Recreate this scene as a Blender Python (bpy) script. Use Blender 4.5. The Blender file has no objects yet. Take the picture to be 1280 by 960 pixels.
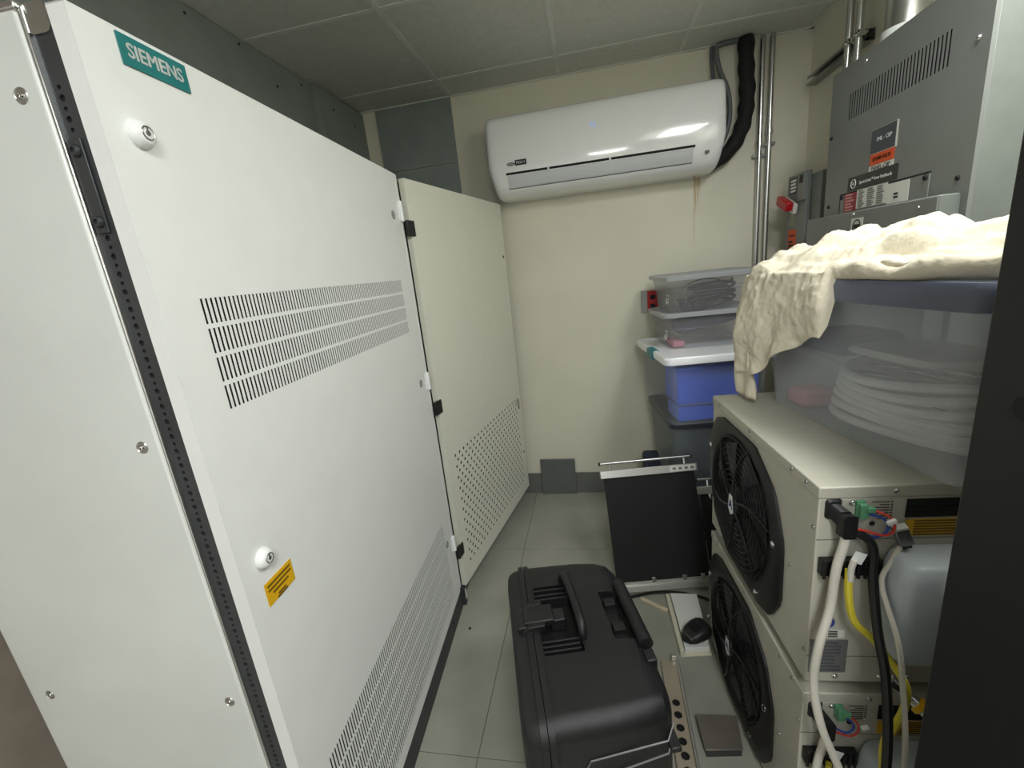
import bpy, bmesh, math, random
from mathutils import Vector, Matrix, noise
random.seed(7)
SC = bpy.context.scene
COL = SC.collection
R = math.radians

# ------------------------------------------------------------------ camera, world, lights, exposure
cam_d = bpy.data.cameras.new('camera')
cam_d.sensor_width = 36.0
cam_d.lens = 543.0 / 1280.0 * 36.0
cam_d.clip_start = 0.02
cam = bpy.data.objects.new('camera', cam_d)
COL.objects.link(cam)
CX, CD, CF = Vector((0.980, 0.167, -0.105)), Vector((-0.058, -0.266, -0.962)), Vector((-0.188, 0.949, -0.251))
CF.normalize(); CX = (CX - CF * CX.dot(CF)).normalized(); CU = CX.cross(CF)
mw = Matrix.Identity(4)
for i in range(3):
    mw[i][0] = CX[i]; mw[i][1] = CU[i]; mw[i][2] = -CF[i]
mw[0][3], mw[1][3], mw[2][3] = 0.0, 0.0, 1.49
cam.matrix_world = mw
SC.camera = cam

world = bpy.data.worlds.new('world'); SC.world = world
world.use_nodes = True
world.node_tree.nodes['Background'].inputs[0].default_value = (0.95, 0.98, 1.0, 1)
world.node_tree.nodes['Background'].inputs[1].default_value = 0.95

def area(name, loc, sx, sy, power, col, rot=(0, 0, 0)):
    l = bpy.data.lights.new(name, 'AREA'); l.shape = 'RECTANGLE'; l.size = sx; l.size_y = sy
    l.energy = power; l.color = col
    o = bpy.data.objects.new(name, l); COL.objects.link(o); o.location = loc; o.rotation_euler = rot
    return o
LC = (0.955, 0.985, 1.0)
area('troffer_light', (0.88, 0.95, 2.43), 0.32, 0.6, 14.5, LC)
area('troffer_light', (0.30, -0.80, 2.43), 0.52, 1.0, 38, LC)

SC.view_settings.view_transform = 'Standard'
SC.view_settings.look = 'None'
SC.view_settings.exposure = 0.0
SC.view_settings.gamma = 1.0
SC.view_settings.use_curve_mapping = False

# ------------------------------------------------------------------ materials
MATS = {}
def srgb(c):
    return tuple((x / 255 / 12.92) if x / 255 <= 0.04045 else ((x / 255 + 0.055) / 1.055) ** 2.4 for x in c) + (1.0,)
def mat(name, c, rough=0.5, metal=0.0, var=0.06, scale=12.0, bump=0.0, bscale=None, coat=0.0, emit=0.0, spec=0.5, alpha=None, stretch=None, trans=0.0):
    """principled surface with procedural colour variation and fine relief; c in sRGB 0-255"""
    if name in MATS: return MATS[name]
    m = bpy.data.materials.new(name); m.use_nodes = True
    nt = m.node_tree; n = nt.nodes; b = n['Principled BSDF']; L = nt.links
    tc = n.new('ShaderNodeTexCoord'); mp = n.new('ShaderNodeMapping'); L.new(tc.outputs['Object'], mp.inputs[0])
    if stretch: mp.inputs['Scale'].default_value = stretch
    nz = n.new('ShaderNodeTexNoise'); nz.inputs['Scale'].default_value = scale; nz.inputs['Detail'].default_value = 5
    L.new(mp.outputs[0], nz.inputs['Vector'])
    rp = n.new('ShaderNodeValToRGB'); base = srgb(c)
    lo = tuple(max(0, x * (1 - var)) for x in base[:3]) + (1,); hi = tuple(min(1, x * (1 + var)) for x in base[:3]) + (1,)
    rp.color_ramp.elements[0].position = 0.3; rp.color_ramp.elements[1].position = 0.7
    rp.color_ramp.elements[0].color = lo; rp.color_ramp.elements[1].color = hi
    L.new(nz.outputs['Fac'], rp.inputs[0]); L.new(rp.outputs[0], b.inputs['Base Color'])
    b.inputs['Roughness'].default_value = rough; b.inputs['Metallic'].default_value = metal
    b.inputs['Specular IOR Level'].default_value = spec
    b.inputs['Coat Weight'].default_value = coat
    if emit:
        L.new(rp.outputs[0], b.inputs['Emission Color']); b.inputs['Emission Strength'].default_value = emit
    if bump:
        n2 = n.new('ShaderNodeTexNoise'); n2.inputs['Scale'].default_value = bscale or scale * 8; n2.inputs['Detail'].default_value = 3
        L.new(mp.outputs[0], n2.inputs['Vector'])
        bp = n.new('ShaderNodeBump'); bp.inputs['Strength'].default_value = bump; bp.inputs['Distance'].default_value = 0.004 if name == 'unbleached_cotton' else 0.002
        L.new(n2.outputs['Fac'], bp.inputs['Height']); L.new(bp.outputs[0], b.inputs['Normal'])
    if alpha is not None:
        tr = n.new('ShaderNodeBsdfTransparent'); tr.inputs[0].default_value = (0.95, 0.96, 0.97, 1)
        mx = n.new('ShaderNodeMixShader'); mx.inputs[0].default_value = alpha
        L.new(tr.outputs[0], mx.inputs[1]); L.new(b.outputs[0], mx.inputs[2])
        L.new(mx.outputs[0], n['Material Output'].inputs['Surface'])
    MATS[name] = m
    return m

def wall_paint():
    """cream wall paint with the brown drip that ran down from the air conditioner"""
    m = mat('cream_wall', (219, 215, 197), 0.6, var=0.04, scale=3.0, bump=0.25, bscale=160)
    nt = m.node_tree; n = nt.nodes; L = nt.links; b = n['Principled BSDF']
    src = b.inputs['Base Color'].links[0].from_socket
    tc = n.new('ShaderNodeTexCoord'); sp = n.new('ShaderNodeSeparateXYZ'); L.new(tc.outputs['Object'], sp.inputs[0])
    def math_(op, a, bb=None, c=None):
        k = n.new('ShaderNodeMath'); k.operation = op
        for i, v in enumerate((a, bb, c)):
            if v is None: continue
            if isinstance(v, (int, float)): k.inputs[i].default_value = v
            else: L.new(v, k.inputs[i])
        return k.outputs[0]
    wob = n.new('ShaderNodeTexNoise'); wob.inputs['Scale'].default_value = 14
    L.new(tc.outputs['Object'], wob.inputs['Vector'])
    x = math_('ADD', sp.outputs['X'], math_('MULTIPLY', math_('SUBTRACT', wob.outputs['Fac'], 0.5), 0.012))
    tot = None
    for x0, w, zt, zb, k in ((0.590, 0.006, 1.90, 1.66, 0.9), (0.602, 0.005, 1.90, 1.70, 0.85), (0.612, 0.008, 1.90, 1.77, 0.95), (0.584, 0.004, 1.90, 1.45, 0.5), (0.600, 0.022, 1.90, 1.78, 0.5)):
        d = math_('ABSOLUTE', math_('SUBTRACT', x, x0))
        a = math_('SUBTRACT', 1.0, math_('DIVIDE', d, w)); a = math_('MAXIMUM', a, 0.0)
        f = math_('DIVIDE', math_('SUBTRACT', sp.outputs['Z'], zb), zt - zb)
        f = math_('MINIMUM', math_('MAXIMUM', math_('MULTIPLY', f, 2.0), 0.0), 1.0)
        a = math_('MULTIPLY', math_('MULTIPLY', a, f), k)
        a = math_('MULTIPLY', a, math_('LESS_THAN', sp.outputs['Z'], 1.93))
        tot = a if tot is None else math_('MAXIMUM', tot, a)
    mx = n.new('ShaderNodeMix'); mx.data_type = 'RGBA'
    L.new(tot, mx.inputs['Factor']); L.new(src, mx.inputs[6]); mx.inputs[7].default_value = srgb((168, 130, 44))
    L.new(mx.outputs[2], b.inputs['Base Color'])
    return m

M = dict(
    wall=wall_paint(),
    ceiling=mat('ceiling_tile', (205, 207, 198), 0.85, var=0.05, scale=30, bump=0.3, bscale=220),
    tbar=mat('ceiling_grid', (214, 216, 208), 0.5),
    floor=mat('floor_vinyl', (152, 152, 140), 0.42, var=0.09, scale=5, bump=0.08, bscale=60),
    joint=mat('floor_joint', (84, 82, 74), 0.8),
    greywall=mat('grey_board', (132, 140, 138), 0.6, var=0.07, scale=7, bump=0.1),
    base=mat('grey_baseboard', (104, 106, 102), 0.55),
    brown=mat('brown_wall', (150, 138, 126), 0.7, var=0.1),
    white=mat('white_powdercoat', (236, 238, 236), 0.38, var=0.015, bump=0.06, bscale=500),
    cream=mat('cream_powdercoat', (228, 228, 214), 0.4, var=0.015, bump=0.06, bscale=500),
    galv=mat('galvanised_sheet', (226, 230, 226), 0.42, metal=0.1, var=0.05, scale=4, bump=0.08, bscale=300),
    zinc=mat('zinc_profile', (150, 152, 150), 0.32, metal=0.9, var=0.12, scale=9),
    darkzinc=mat('dark_zinc_profile', (84, 87, 90), 0.42, metal=0.6, var=0.15, scale=9),
    steel=mat('bright_steel', (205, 206, 204), 0.25, metal=0.95, var=0.05),
    chrome=mat('chrome', (220, 220, 218), 0.14, metal=1.0, var=0.02),
    alu=mat('brushed_aluminium', (196, 196, 190), 0.38, metal=0.7, var=0.05, scale=20, stretch=(1, 12, 12)),
    dark=mat('dark_inside', (26, 27, 28), 0.8),
    plinth=mat('charcoal_plinth', (52, 55, 58), 0.5, var=0.08),
    black=mat('black_plastic', (24, 24, 25), 0.45, var=0.1, bump=0.2, bscale=400),
    blackm=mat('black_matte', (10, 10, 11), 0.75, var=0.1),
    case=mat('case_plastic', (27, 27, 28), 0.42, var=0.12, scale=30, bump=0.35, bscale=700),
    caseshade=mat('case_recess_shade', (12, 12, 13), 0.5),  # case plastic darkened, shade of the sunken pockets put into the colour
    rack=mat('rack_black', (17, 18, 18), 0.5, var=0.12, scale=5, bump=0.15, bscale=300),
    teal=mat('teal_plate', (20, 118, 118), 0.45, var=0.03),
    letter=mat('white_print', (238, 240, 238), 0.5, var=0.01),
    inkm=mat('dark_print', (40, 38, 34), 0.6, var=0.02),
    yellow=mat('yellow_sticker', (226, 176, 20), 0.5, var=0.06),
    acw=mat('glossy_white', (240, 241, 240), 0.12, var=0.01, coat=0.4),
    acg=mat('flap_white', (205, 208, 210), 0.35, var=0.02),
    ledm=mat('blue_led', (150, 185, 255), 0.4, emit=0.5, var=0.01),
    foam=mat('black_foam', (22, 22, 23), 0.8, var=0.2, scale=40, bump=0.8, bscale=60),
    gcable=mat('grey_cable', (96, 99, 102), 0.5, var=0.05),
    panel=mat('grey_enamel', (122, 126, 123), 0.38, var=0.05, scale=8, bump=0.08, bscale=250),
    panelg=mat('galvanised_box', (122, 128, 123), 0.5, metal=0.2, var=0.07, scale=14),
    slot=mat('slot_black', (16, 17, 17), 0.8),
    labelgrey=mat('label_grey', (70, 76, 82), 0.5), orange=mat('orange_label', (222, 88, 38), 0.55, var=0.06),
    paper=mat('paper_label', (222, 222, 214), 0.6, var=0.04), redlabel=mat('red_label', (150, 52, 58), 0.55),
    gelabel=mat('nameplate_black', (46, 47, 46), 0.4),
    red=mat('red_plastic', (176, 22, 32), 0.35, var=0.05),
    unit=mat('beige_enamel', (190, 187, 173), 0.42, var=0.03, scale=20, bump=0.12, bscale=420),
    grille=mat('grille_black', (12, 12, 13), 0.4, var=0.08), blade=mat('fan_blade', (16, 17, 26), 0.35, var=0.1),
    bluesheen=mat('blue_emblem', (44, 66, 140), 0.4),
    clear=mat('clear_plastic', (226, 230, 232), 0.22, var=0.03, alpha=0.08),
    frost=mat('frosted_plastic', (232, 236, 242), 0.3, var=0.05, scale=5, alpha=0.22),
    shoe=mat('shoebox_plastic', (220, 216, 216), 0.2, var=0.03, alpha=0.10),
    smoke=mat('smoky_plastic', (160, 168, 172), 0.25, var=0.06, alpha=0.22),
    greylid=mat('grey_lid', (164, 167, 168), 0.28, var=0.02), whitelid=mat('white_lid', (240, 242, 244), 0.3, var=0.01),
    bluelid=mat('slate_lid', (98, 104, 122), 0.35, var=0.05), darklid=mat('dark_lid', (52, 56, 66), 0.35),
    teal2=mat('teal_latch', (28, 118, 132), 0.4), bluebox=mat('blue_box', (46, 90, 212), 0.3, var=0.06),
    navy=mat('navy_cloth', (48, 54, 72), 0.8, var=0.2), cable=mat('dark_cable', (30, 33, 38), 0.5, var=0.1),
    pink=mat('pink_plastic', (206, 130, 144), 0.6), pale=mat('pale_hose', (224, 221, 216), 0.5, var=0.06),
    cloth=mat('unbleached_cotton', (226, 218, 196), 0.95, var=0.06, scale=9, bump=0.9, bscale=55, spec=0.1),
    wcable=mat('putty_cable', (206, 202, 190), 0.5), ycable=mat('yellow_hose', (208, 194, 58), 0.4, var=0.05),
    tank=mat('milky_tank', (204, 214, 220), 0.35, var=0.06, scale=6, alpha=0.8),
    green=mat('green_terminal', (92, 150, 112), 0.45), wred=mat('red_wire', (206, 70, 58), 0.45), wblue=mat('blue_wire', (60, 84, 170), 0.45),
    tan=mat('tan_metal', (176, 164, 144), 0.4, metal=0.3, var=0.08), wood=mat('pale_wood', (206, 192, 164), 0.6, var=0.1, stretch=(1, 8, 1)),
    binder=mat('white_binder', (226, 228, 222), 0.4, var=0.02), binder2=mat('cream_binder', (212, 208, 186), 0.5),
    plate=mat('brown_grey_plate', (120, 112, 104), 0.35, metal=0.4, var=0.12),
    lamp=mat('lamp_diffuser', (255, 252, 240), 0.5, emit=3.0, var=0.0),
    duct=mat('duct_metal', (186, 186, 180), 0.28, metal=0.95, var=0.15, scale=6, bump=0.5, bscale=18),
)

# ------------------------------------------------------------------ mesh helpers
class MB:
    def __init__(s): s.v = []; s.f = []
    def add(s, vs, fs):
        o = len(s.v); s.v += [tuple(p) for p in vs]; s.f += [tuple(i + o for i in f) for f in fs]; return s
    def box(s, lo, hi, m=None):
        x0, y0, z0 = lo; x1, y1, z1 = hi
        vs = [(x0, y0, z0), (x1, y0, z0), (x1, y1, z0), (x0, y1, z0), (x0, y0, z1), (x1, y0, z1), (x1, y1, z1), (x0, y1, z1)]
        if m is not None: vs = [m @ Vector(p) for p in vs]
        return s.add(vs, [(0, 3, 2, 1), (4, 5, 6, 7), (0, 1, 5, 4), (1, 2, 6, 5), (2, 3, 7, 6), (3, 0, 4, 7)])
    def quad(s, a, b, c, d): return s.add([a, b, c, d], [(0, 1, 2, 3)])
    def cyl(s, p0, p1, r0, r1=None, seg=16, cap=True):
        r1 = r0 if r1 is None else r1
        p0, p1 = Vector(p0), Vector(p1); d = (p1 - p0).normalized()
        a = d.orthogonal().normalized(); b = d.cross(a)
        vs = []
        for p, r in ((p0, r0), (p1, r1)):
            for i in range(seg):
                t = 2 * math.pi * i / seg; vs.append(p + a * (r * math.cos(t)) + b * (r * math.sin(t)))
        fs = [(i, (i + 1) % seg, seg + (i + 1) % seg, seg + i) for i in range(seg)]
        if cap: fs += [tuple(range(seg - 1, -1, -1)), tuple(range(seg, 2 * seg))]
        return s.add(vs, fs)
    def tube(s, pts, r, seg=8, sm=6, closed=False):
        pts = spline(pts, sm) if sm > 1 else [Vector(p) for p in pts]
        n = len(pts); vs = []; a = None
        for i, p in enumerate(pts):
            d = (pts[min(i + 1, n - 1)] - pts[max(i - 1, 0)])
            if d.length < 1e-9: d = Vector((0, 0, 1))
            d.normalize()
            a = d.orthogonal().normalized() if a is None else (a - d * a.dot(d)).normalized()
            b = d.cross(a); rr = r(i / (n - 1)) if callable(r) else r
            for k in range(seg):
                t = 2 * math.pi * k / seg; vs.append(p + a * (rr * math.cos(t)) + b * (rr * math.sin(t)))
        fs = [(i * seg + k, i * seg + (k + 1) % seg, (i + 1) * seg + (k + 1) % seg, (i + 1) * seg + k) for i in range(n - 1) for k in range(seg)]
        fs += [tuple(range(seg - 1, -1, -1)), tuple(range((n - 1) * seg, n * seg))]
        return s.add(vs, fs)
    def ring(s, c, ax, rad, r, seg=40, sub=5):
        c = Vector(c); d = Vector(ax).normalized(); a = d.orthogonal().normalized(); b = d.cross(a); vs = []
        for i in range(seg):
            t = 2 * math.pi * i / seg; e = a * math.cos(t) + b * math.sin(t)
            for k in range(sub):
                q = 2 * math.pi * k / sub; vs.append(c + e * (rad + r * math.cos(q)) + d * (r * math.sin(q)))
        fs = [(i * sub + k, i * sub + (k + 1) % sub, ((i + 1) % seg) * sub + (k + 1) % sub, ((i + 1) % seg) * sub + k) for i in range(seg) for k in range(sub)]
        return s.add(vs, fs)
    def lathe(s, prof, c, ax, seg=24):
        """prof: list of (radius, height along ax)"""
        c = Vector(c); d = Vector(ax).normalized(); a = d.orthogonal().normalized(); b = d.cross(a); vs = []
        for r, h in prof:
            for i in range(seg):
                t = 2 * math.pi * i / seg; vs.append(c + d * h + a * (r * math.cos(t)) + b * (r * math.sin(t)))
        fs = [(j * seg + i, j * seg + (i + 1) % seg, (j + 1) * seg + (i + 1) % seg, (j + 1) * seg + i) for j in range(len(prof) - 1) for i in range(seg)]
        fs += [tuple(range(seg - 1, -1, -1)), tuple(range((len(prof) - 1) * seg, len(prof) * seg))]
        return s.add(vs, fs)
    def loft(s, loops, cap=True):
        n = len(loops[0]); vs = [p for l in loops for p in l]
        fs = [(j * n + i, j * n + (i + 1) % n, (j + 1) * n + (i + 1) % n, (j + 1) * n + i) for j in range(len(loops) - 1) for i in range(n)]
        if cap: fs += [tuple(range(n - 1, -1, -1)), tuple(range((len(loops) - 1) * n, len(loops) * n))]
        return s.add(vs, fs)
    def build(s, name, m, parent=None, bevel=0.0, smooth=False, angle=40, seg=2, kind=None, label=None, recalc=True):
        me = bpy.data.meshes.new(name); me.from_pydata(s.v, [], s.f); me.update()
        if recalc:
            bm = bmesh.new(); bm.from_mesh(me); bmesh.ops.recalc_face_normals(bm, faces=bm.faces); bm.to_mesh(me); bm.free()
        o = bpy.data.objects.new(name, me); COL.objects.link(o)
        me.materials.append(M[m] if isinstance(m, str) else m)
        if smooth or bevel:
            for p in me.polygons: p.use_smooth = True
            me.set_sharp_from_angle(angle=R(angle))
        if bevel:
            b = o.modifiers.new('bevel', 'BEVEL'); b.width = bevel; b.segments = seg; b.limit_method = 'ANGLE'; b.angle_limit = R(40)
        if parent is not None: o.parent = parent
        if kind: o['kind'] = kind
        if label: o['label'] = label
        return o

def spline(pts, sm):
    pts = [Vector(p) for p in pts]
    if len(pts) < 3: return pts
    out = []
    for i in range(len(pts) - 1):
        p0, p1, p2, p3 = pts[max(i - 1, 0)], pts[i], pts[i + 1], pts[min(i + 2, len(pts) - 1)]
        for k in range(sm):
            t = k / sm
            out.append(0.5 * ((2 * p1) + (p2 - p0) * t + (2 * p0 - 5 * p1 + 4 * p2 - p3) * t * t + (3 * p1 - p0 - 3 * p2 + p3) * t ** 3))
    out.append(pts[-1]); return out

def tag(o, label, cat, group=None):
    o['label'] = label; o['category'] = cat
    if group: o['group'] = group
    return o
def thing(name, label, cat, loc=(0, 0, 0), rz=0.0, group=None):
    o = bpy.data.objects.new(name, None); o.empty_display_size = 0.05; COL.objects.link(o)
    o.location = loc; o.rotation_euler = (0, 0, R(rz)); return tag(o, label, cat, group)
def struct(o): o['kind'] = 'structure'; return o
def box(name, lo, hi, m, parent=None, bevel=0.0, **k): return MB().box(lo, hi).build(name, m, parent, bevel, **k)
def dup(o, parent=None):
    c = o.copy(); COL.objects.link(c); c.parent = parent
    for ch in list(o.children):
        if ch is not c: dup(ch, c)
    return c

def frame(o, ex, ey):
    ex = Vector(ex).normalized(); ey = Vector(ey).normalized(); ez = ex.cross(ey)
    m = Matrix.Identity(4)
    for i in range(3): m[i][0] = ex[i]; m[i][1] = ey[i]; m[i][2] = ez[i]; m[i][3] = o[i]
    return m
def text(s, size, fr, m, parent, name='lettering', bold=0.0, ext=0.0002, sx=1.0, align='CENTER', off=0.0006):
    c = bpy.data.curves.new(name, 'FONT'); c.body = s; c.size = size; c.align_x = align; c.align_y = 'CENTER'
    c.extrude = ext; c.resolution_u = 3
    t = bpy.data.objects.new(name, c); me = bpy.data.meshes.new_from_object(t)
    bpy.data.objects.remove(t)
    if bold:
        bm = bmesh.new()
        for dx, dy in ((-bold, 0), (bold, 0), (0, bold * 0.6), (0, -bold * 0.6)):
            k = me.copy(); k.transform(Matrix.Translation((dx, dy, 0))); bm.from_mesh(k); bpy.data.meshes.remove(k)
        bm.to_mesh(me); bm.free()
    me.transform(fr @ Matrix.Translation((0, 0, off)) @ Matrix.Diagonal((sx, 1, 1, 1)))
    me.materials.clear(); me.materials.append(M[m])
    o = bpy.data.objects.new(name, me); COL.objects.link(o)
    if parent is not None: o.parent = parent
    return o
def plaque(name, fr, w, h, m, parent, t=0.001, label=None):
    """thin label plate centred on a frame"""
    return MB().box((-w / 2, -h / 2, 0), (w / 2, h / 2, t), fr).build(name, m, parent, label=label)
def rule_lines(fr, w, h, n, m, parent, name='printed_lines', t=0.0014, fill=0.8, th=0.3):
    mb = MB(); st = h / n
    for i in range(n):
        y = h / 2 - st * (i + 0.5); L = w * fill * random.uniform(0.6, 1.0)
        mb.box((-w * fill / 2, y - st * th, t - 0.0004), (-w * fill / 2 + L, y + st * th, t), fr)
    return mb.build(name, m, parent)

def cell(mb, u0, u1, v0, v1, r, mapf, depth, cu=None, cv=None):
    """one square of sheet with a round hole through it"""
    cu = (u0 + u1) / 2 if cu is None else cu; cv = (v0 + v1) / 2 if cv is None else cv
    um, vm = (u0 + u1) / 2, (v0 + v1) / 2
    o = [(u1, vm), (u1, v1), (um, v1), (u0, v1), (u0, vm), (u0, v0), (um, v0), (u1, v0)]
    h = [(cu + r * math.cos(i * math.pi / 4), cv + r * math.sin(i * math.pi / 4)) for i in range(8)]
    vs = [mapf(u, v, 0) for u, v in o] + [mapf(u, v, 0) for u, v in h] + [mapf(u, v, -depth) for u, v in h]
    fs = [(i, (i + 1) % 8, 8 + (i + 1) % 8, 8 + i) for i in range(8)] + [(8 + i, 8 + (i + 1) % 8, 16 + (i + 1) % 8, 16 + i) for i in range(8)]
    mb.add(vs, fs)
def flat(mb, u0, u1, v0, v1, mapf):
    mb.add([mapf(u0, v0, 0), mapf(u1, v0, 0), mapf(u1, v1, 0), mapf(u0, v1, 0)], [(0, 1, 2, 3)])
def rrect(x0, x1, y0, y1, r, n=5):
    """rounded rectangle outline"""
    out = []
    for cx, cy, a in ((x1 - r, y1 - r, 0), (x0 + r, y1 - r, 90), (x0 + r, y0 + r, 180), (x1 - r, y0 + r, 270)):
        for i in range(n + 1):
            t = R(a + 90 * i / n); out.append((cx + r * math.cos(t), cy + r * math.sin(t)))
    return out
def screw(parent, p, ax, r=0.006, m='steel', name='screw'):
    return MB().lathe([(r, 0), (r, r * 0.3), (r * 0.7, r * 0.7), (r * 0.45, r * 0.75), (r * 0.4, r * 0.35)], p, ax, 10).build(name, m, parent, smooth=True)

# ------------------------------------------------------------------ room
ZC = 2.463; YB = 2.674; XL, XR, YN = -1.30, 1.125, -1.75
fl = struct(box('floor', (XL, YN, -0.06), (XR, YB, -0.004), 'joint'))
T = 1.07
tile_me = None
for ix in range(-1, 2):
    for iy in range(-3, 2):
        x0, y0 = -0.438 + ix * T, 0.985 + iy * T
        x1, y1 = min(x0 + T, XR), min(y0 + T, YB); xa, ya = max(x0, XL), max(y0, YN)
        if x1 - xa < 0.02 or y1 - ya < 0.02: continue
        box('floor_tile', (xa + 0.0012, ya + 0.0012, -0.004), (x1 - 0.0012, y1 - 0.0012, 0.0), 'floor', fl)
struct(box('wall_back', (XL - 0.1, YB, 0), (XR + 0.1, YB + 0.1, ZC + 0.1), 'wall'))
struct(box('wall_right', (XR, YN, 0), (XR + 0.1, YB, ZC + 0.1), 'wall'))
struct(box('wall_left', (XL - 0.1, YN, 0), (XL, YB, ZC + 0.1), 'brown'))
mb = MB(); mb.box((XL - 0.1, YN - 0.1, 0), (-1.15, YN, ZC + 0.1)); mb.box((0.10, YN - 0.1, 0), (XR + 0.1, YN, ZC + 0.1)); mb.box((-1.15, YN - 0.1, 2.40), (0.10, YN, ZC + 0.1))
struct(mb.build('wall_front', 'wall'))   # doorway added out of view to let the world background in as soft fill
# grey boarding over the left wall and the end of the back wall
wl = struct(box('trim_1', (XL, 0.30, 1.25), (XL + 0.030, 2.21, ZC - 0.004), 'greywall'))
for y, z in ((1.52, 2.43), (1.76, 2.44), (1.95, 2.36), (2.14, 2.43), (2.02, 2.2), (1.7, 2.25)):
    screw(wl, (XL + 0.030, y, z), (1, 0, 0), 0.005, 'dark')
w2 = struct(box('trim_2', (XL, 2.212, 1.25), (XL + 0.062, YB - 0.001, ZC - 0.012), 'greywall'))
for y, z in ((2.34, 2.38), (2.55, 2.36), (2.6, 2.12)):
    screw(w2, (XL + 0.062, y, z), (1, 0, 0), 0.005, 'dark')
w3 = struct(box('trim_3', (-1.155, YB - 0.012, 2.125), (-0.703, YB, ZC - 0.006), 'greywall'))
for x, z in ((-1.14, 2.43), (-1.14, 2.15), (-0.715, 2.43), (-0.715, 2.3)):
    screw(w3, (x, YB - 0.012, z), (0, -1, 0), 0.005, 'steel')
struct(box('trim_4', (-1.155, YB - 0.012, 1.70), (-0.703, YB, 2.120), 'greywall'))
struct(box('baseboard_back', (-0.9, YB - 0.008, 0), (XR, YB, 0.148), 'base', bevel=0.002))
struct(box('baseboard_right', (XR - 0.008, 0.0, 0), (XR, YB - 0.008, 0.148), 'base', bevel=0.002))
tag(box('wall_plate', (-0.392, YB - 0.022, 0.0), (-0.163, YB - 0.008, 0.252), mat('plate_paint', (96, 100, 97), 0.55), bevel=0.002), 'square grey cover plate at the foot of the back wall beside the cream door', 'cover plate')

ce = struct(box('ceiling', (XL, YN, ZC + 0.012), (XR, YB, ZC + 0.06), 'dark'))
xs = [XL, -0.703, -0.095, 0.513, XR]; ys = [YB, 2.440, 1.790, 1.140, 0.490, -0.160, -0.81, -1.46, YN]
lights = {(3, 3), (3, 4), (2, 6), (2, 5), (3, 5), (3, 6)}
for i in range(4):
    for j in range(8):
        if (i, j) in lights: continue
        box('ceiling_tile', (xs[i] + 0.004, ys[j + 1] + 0.004, ZC), (xs[i + 1] - 0.004, ys[j] - 0.004, ZC + 0.012), 'ceiling', ce, bevel=0.002, seg=1)
for x in xs[1:-1]: box('grid_bar', (x - 0.011, YN, ZC - 0.0035), (x + 0.011, YB, ZC - 0.0005), 'tbar', ce)
for y in ys[1:-1]: box('grid_bar', (XL, y - 0.009, ZC - 0.003), (XR, y + 0.009, ZC - 0.0005), 'tbar', ce)
box('wall_angle', (XL, YB - 0.016, ZC - 0.006), (XR, YB, ZC - 0.001), 'tbar', ce)
box('wall_angle', (XR - 0.016, YN, ZC - 0.006), (XR, YB, ZC - 0.001), 'tbar', ce)
def troffer(cx, cy, lab):
    t = thing('ceiling_light', lab, 'light', (cx, cy, ZC))
    mb = MB()
    mb.box((-0.29, -0.54, 0.0), (-0.265, 0.54, 0.01)); mb.box((0.265, -0.54, 0.0), (0.29, 0.54, 0.01))
    mb.box((-0.29, -0.565, 0.0), (0.29, -0.54, 0.01)); mb.box((-0.29, 0.54, 0.0), (0.29, 0.565, 0.01))
    mb.build('frame', 'tbar', t)
    box('diffuser', (-0.265, -0.54, 0.002), (0.265, 0.54, 0.008), 'lamp', t)
troffer(0.82, 0.95, 'recessed ceiling light above the stacked cooling units')
troffer(0.30, -0.80, 'recessed ceiling light behind the camera')

# ------------------------------------------------------------------ white cabinet (front faces +x in its own frame, y runs to the back wall)
CAB = (-0.663, 1.62, 0.0); CRZ = 2.73
cab = thing('control_cabinet', 'tall white steel control cabinet with teal nameplate and two slotted vents', 'cabinet', CAB, CRZ)
Y0, Y1, ZB, ZT = -1.083, -0.021, 0.10, 1.868
def dm(u, v, w): return (w, u, v)
sheet = MB()
def slots(ya, yb, rows, n):
    p = (yb - ya) / n; w = p * 0.52
    for z0, z1 in rows:
        flat(sheet, Y0, ya, z0, z1, dm); flat(sheet, yb, Y1, z0, z1, dm)
        for i in range(n):
            a = ya + p * i; b = a + w
            flat(sheet, b, a + p, z0, z1, dm)
            d = -0.0012
            sheet.add([dm(a, z0, 0), dm(a, z1, 0), dm(a, z1, d), dm(a, z0, d)], [(0, 1, 2, 3)])
            sheet.add([dm(b, z0, 0), dm(b, z1, 0), dm(b, z1, d), dm(b, z0, d)], [(0, 1, 2, 3)])
UP = [(1.499 - 0.0485 * i - 0.041, 1.499 - 0.0485 * i) for i in range(4)]
LO = [(0.508 - 0.0615 * i - 0.0535, 0.508 - 0.0615 * i) for i in range(6)]
slots(-1.006, -0.118, UP, 88); slots(-1.006, -0.102, LO, 90)
edges = sorted(UP + LO, key=lambda r: r[0]); zprev = ZB
for z0, z1 in edges: flat(sheet, Y0, Y1, zprev, z0, dm); zprev = z1
flat(sheet, Y0, Y1, zprev, ZT, dm)
door = sheet.build('door', 'white', cab, recalc=False)
# folded door returns
mb = MB(); mb.box((-0.027, Y0, ZB), (-0.0005, Y0 + 0.002, ZT)); mb.box((-0.027, Y1 - 0.002, ZB), (-0.0005, Y1, ZT))
mb.box((-0.027, Y0, ZT - 0.002), (-0.0005, Y1, ZT)); mb.box((-0.027, Y0, ZB), (-0.0005, Y1, ZB + 0.002))
mb.build('door_return', 'white', door)
box('slot_shade_sheet', (-0.029, Y0 + 0.02, ZB + 0.02), (-0.0275, Y1 - 0.012, ZT - 0.02), 'dark', door)  # dark sheet stands in for the unlit cabinet inside behind the slots
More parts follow.
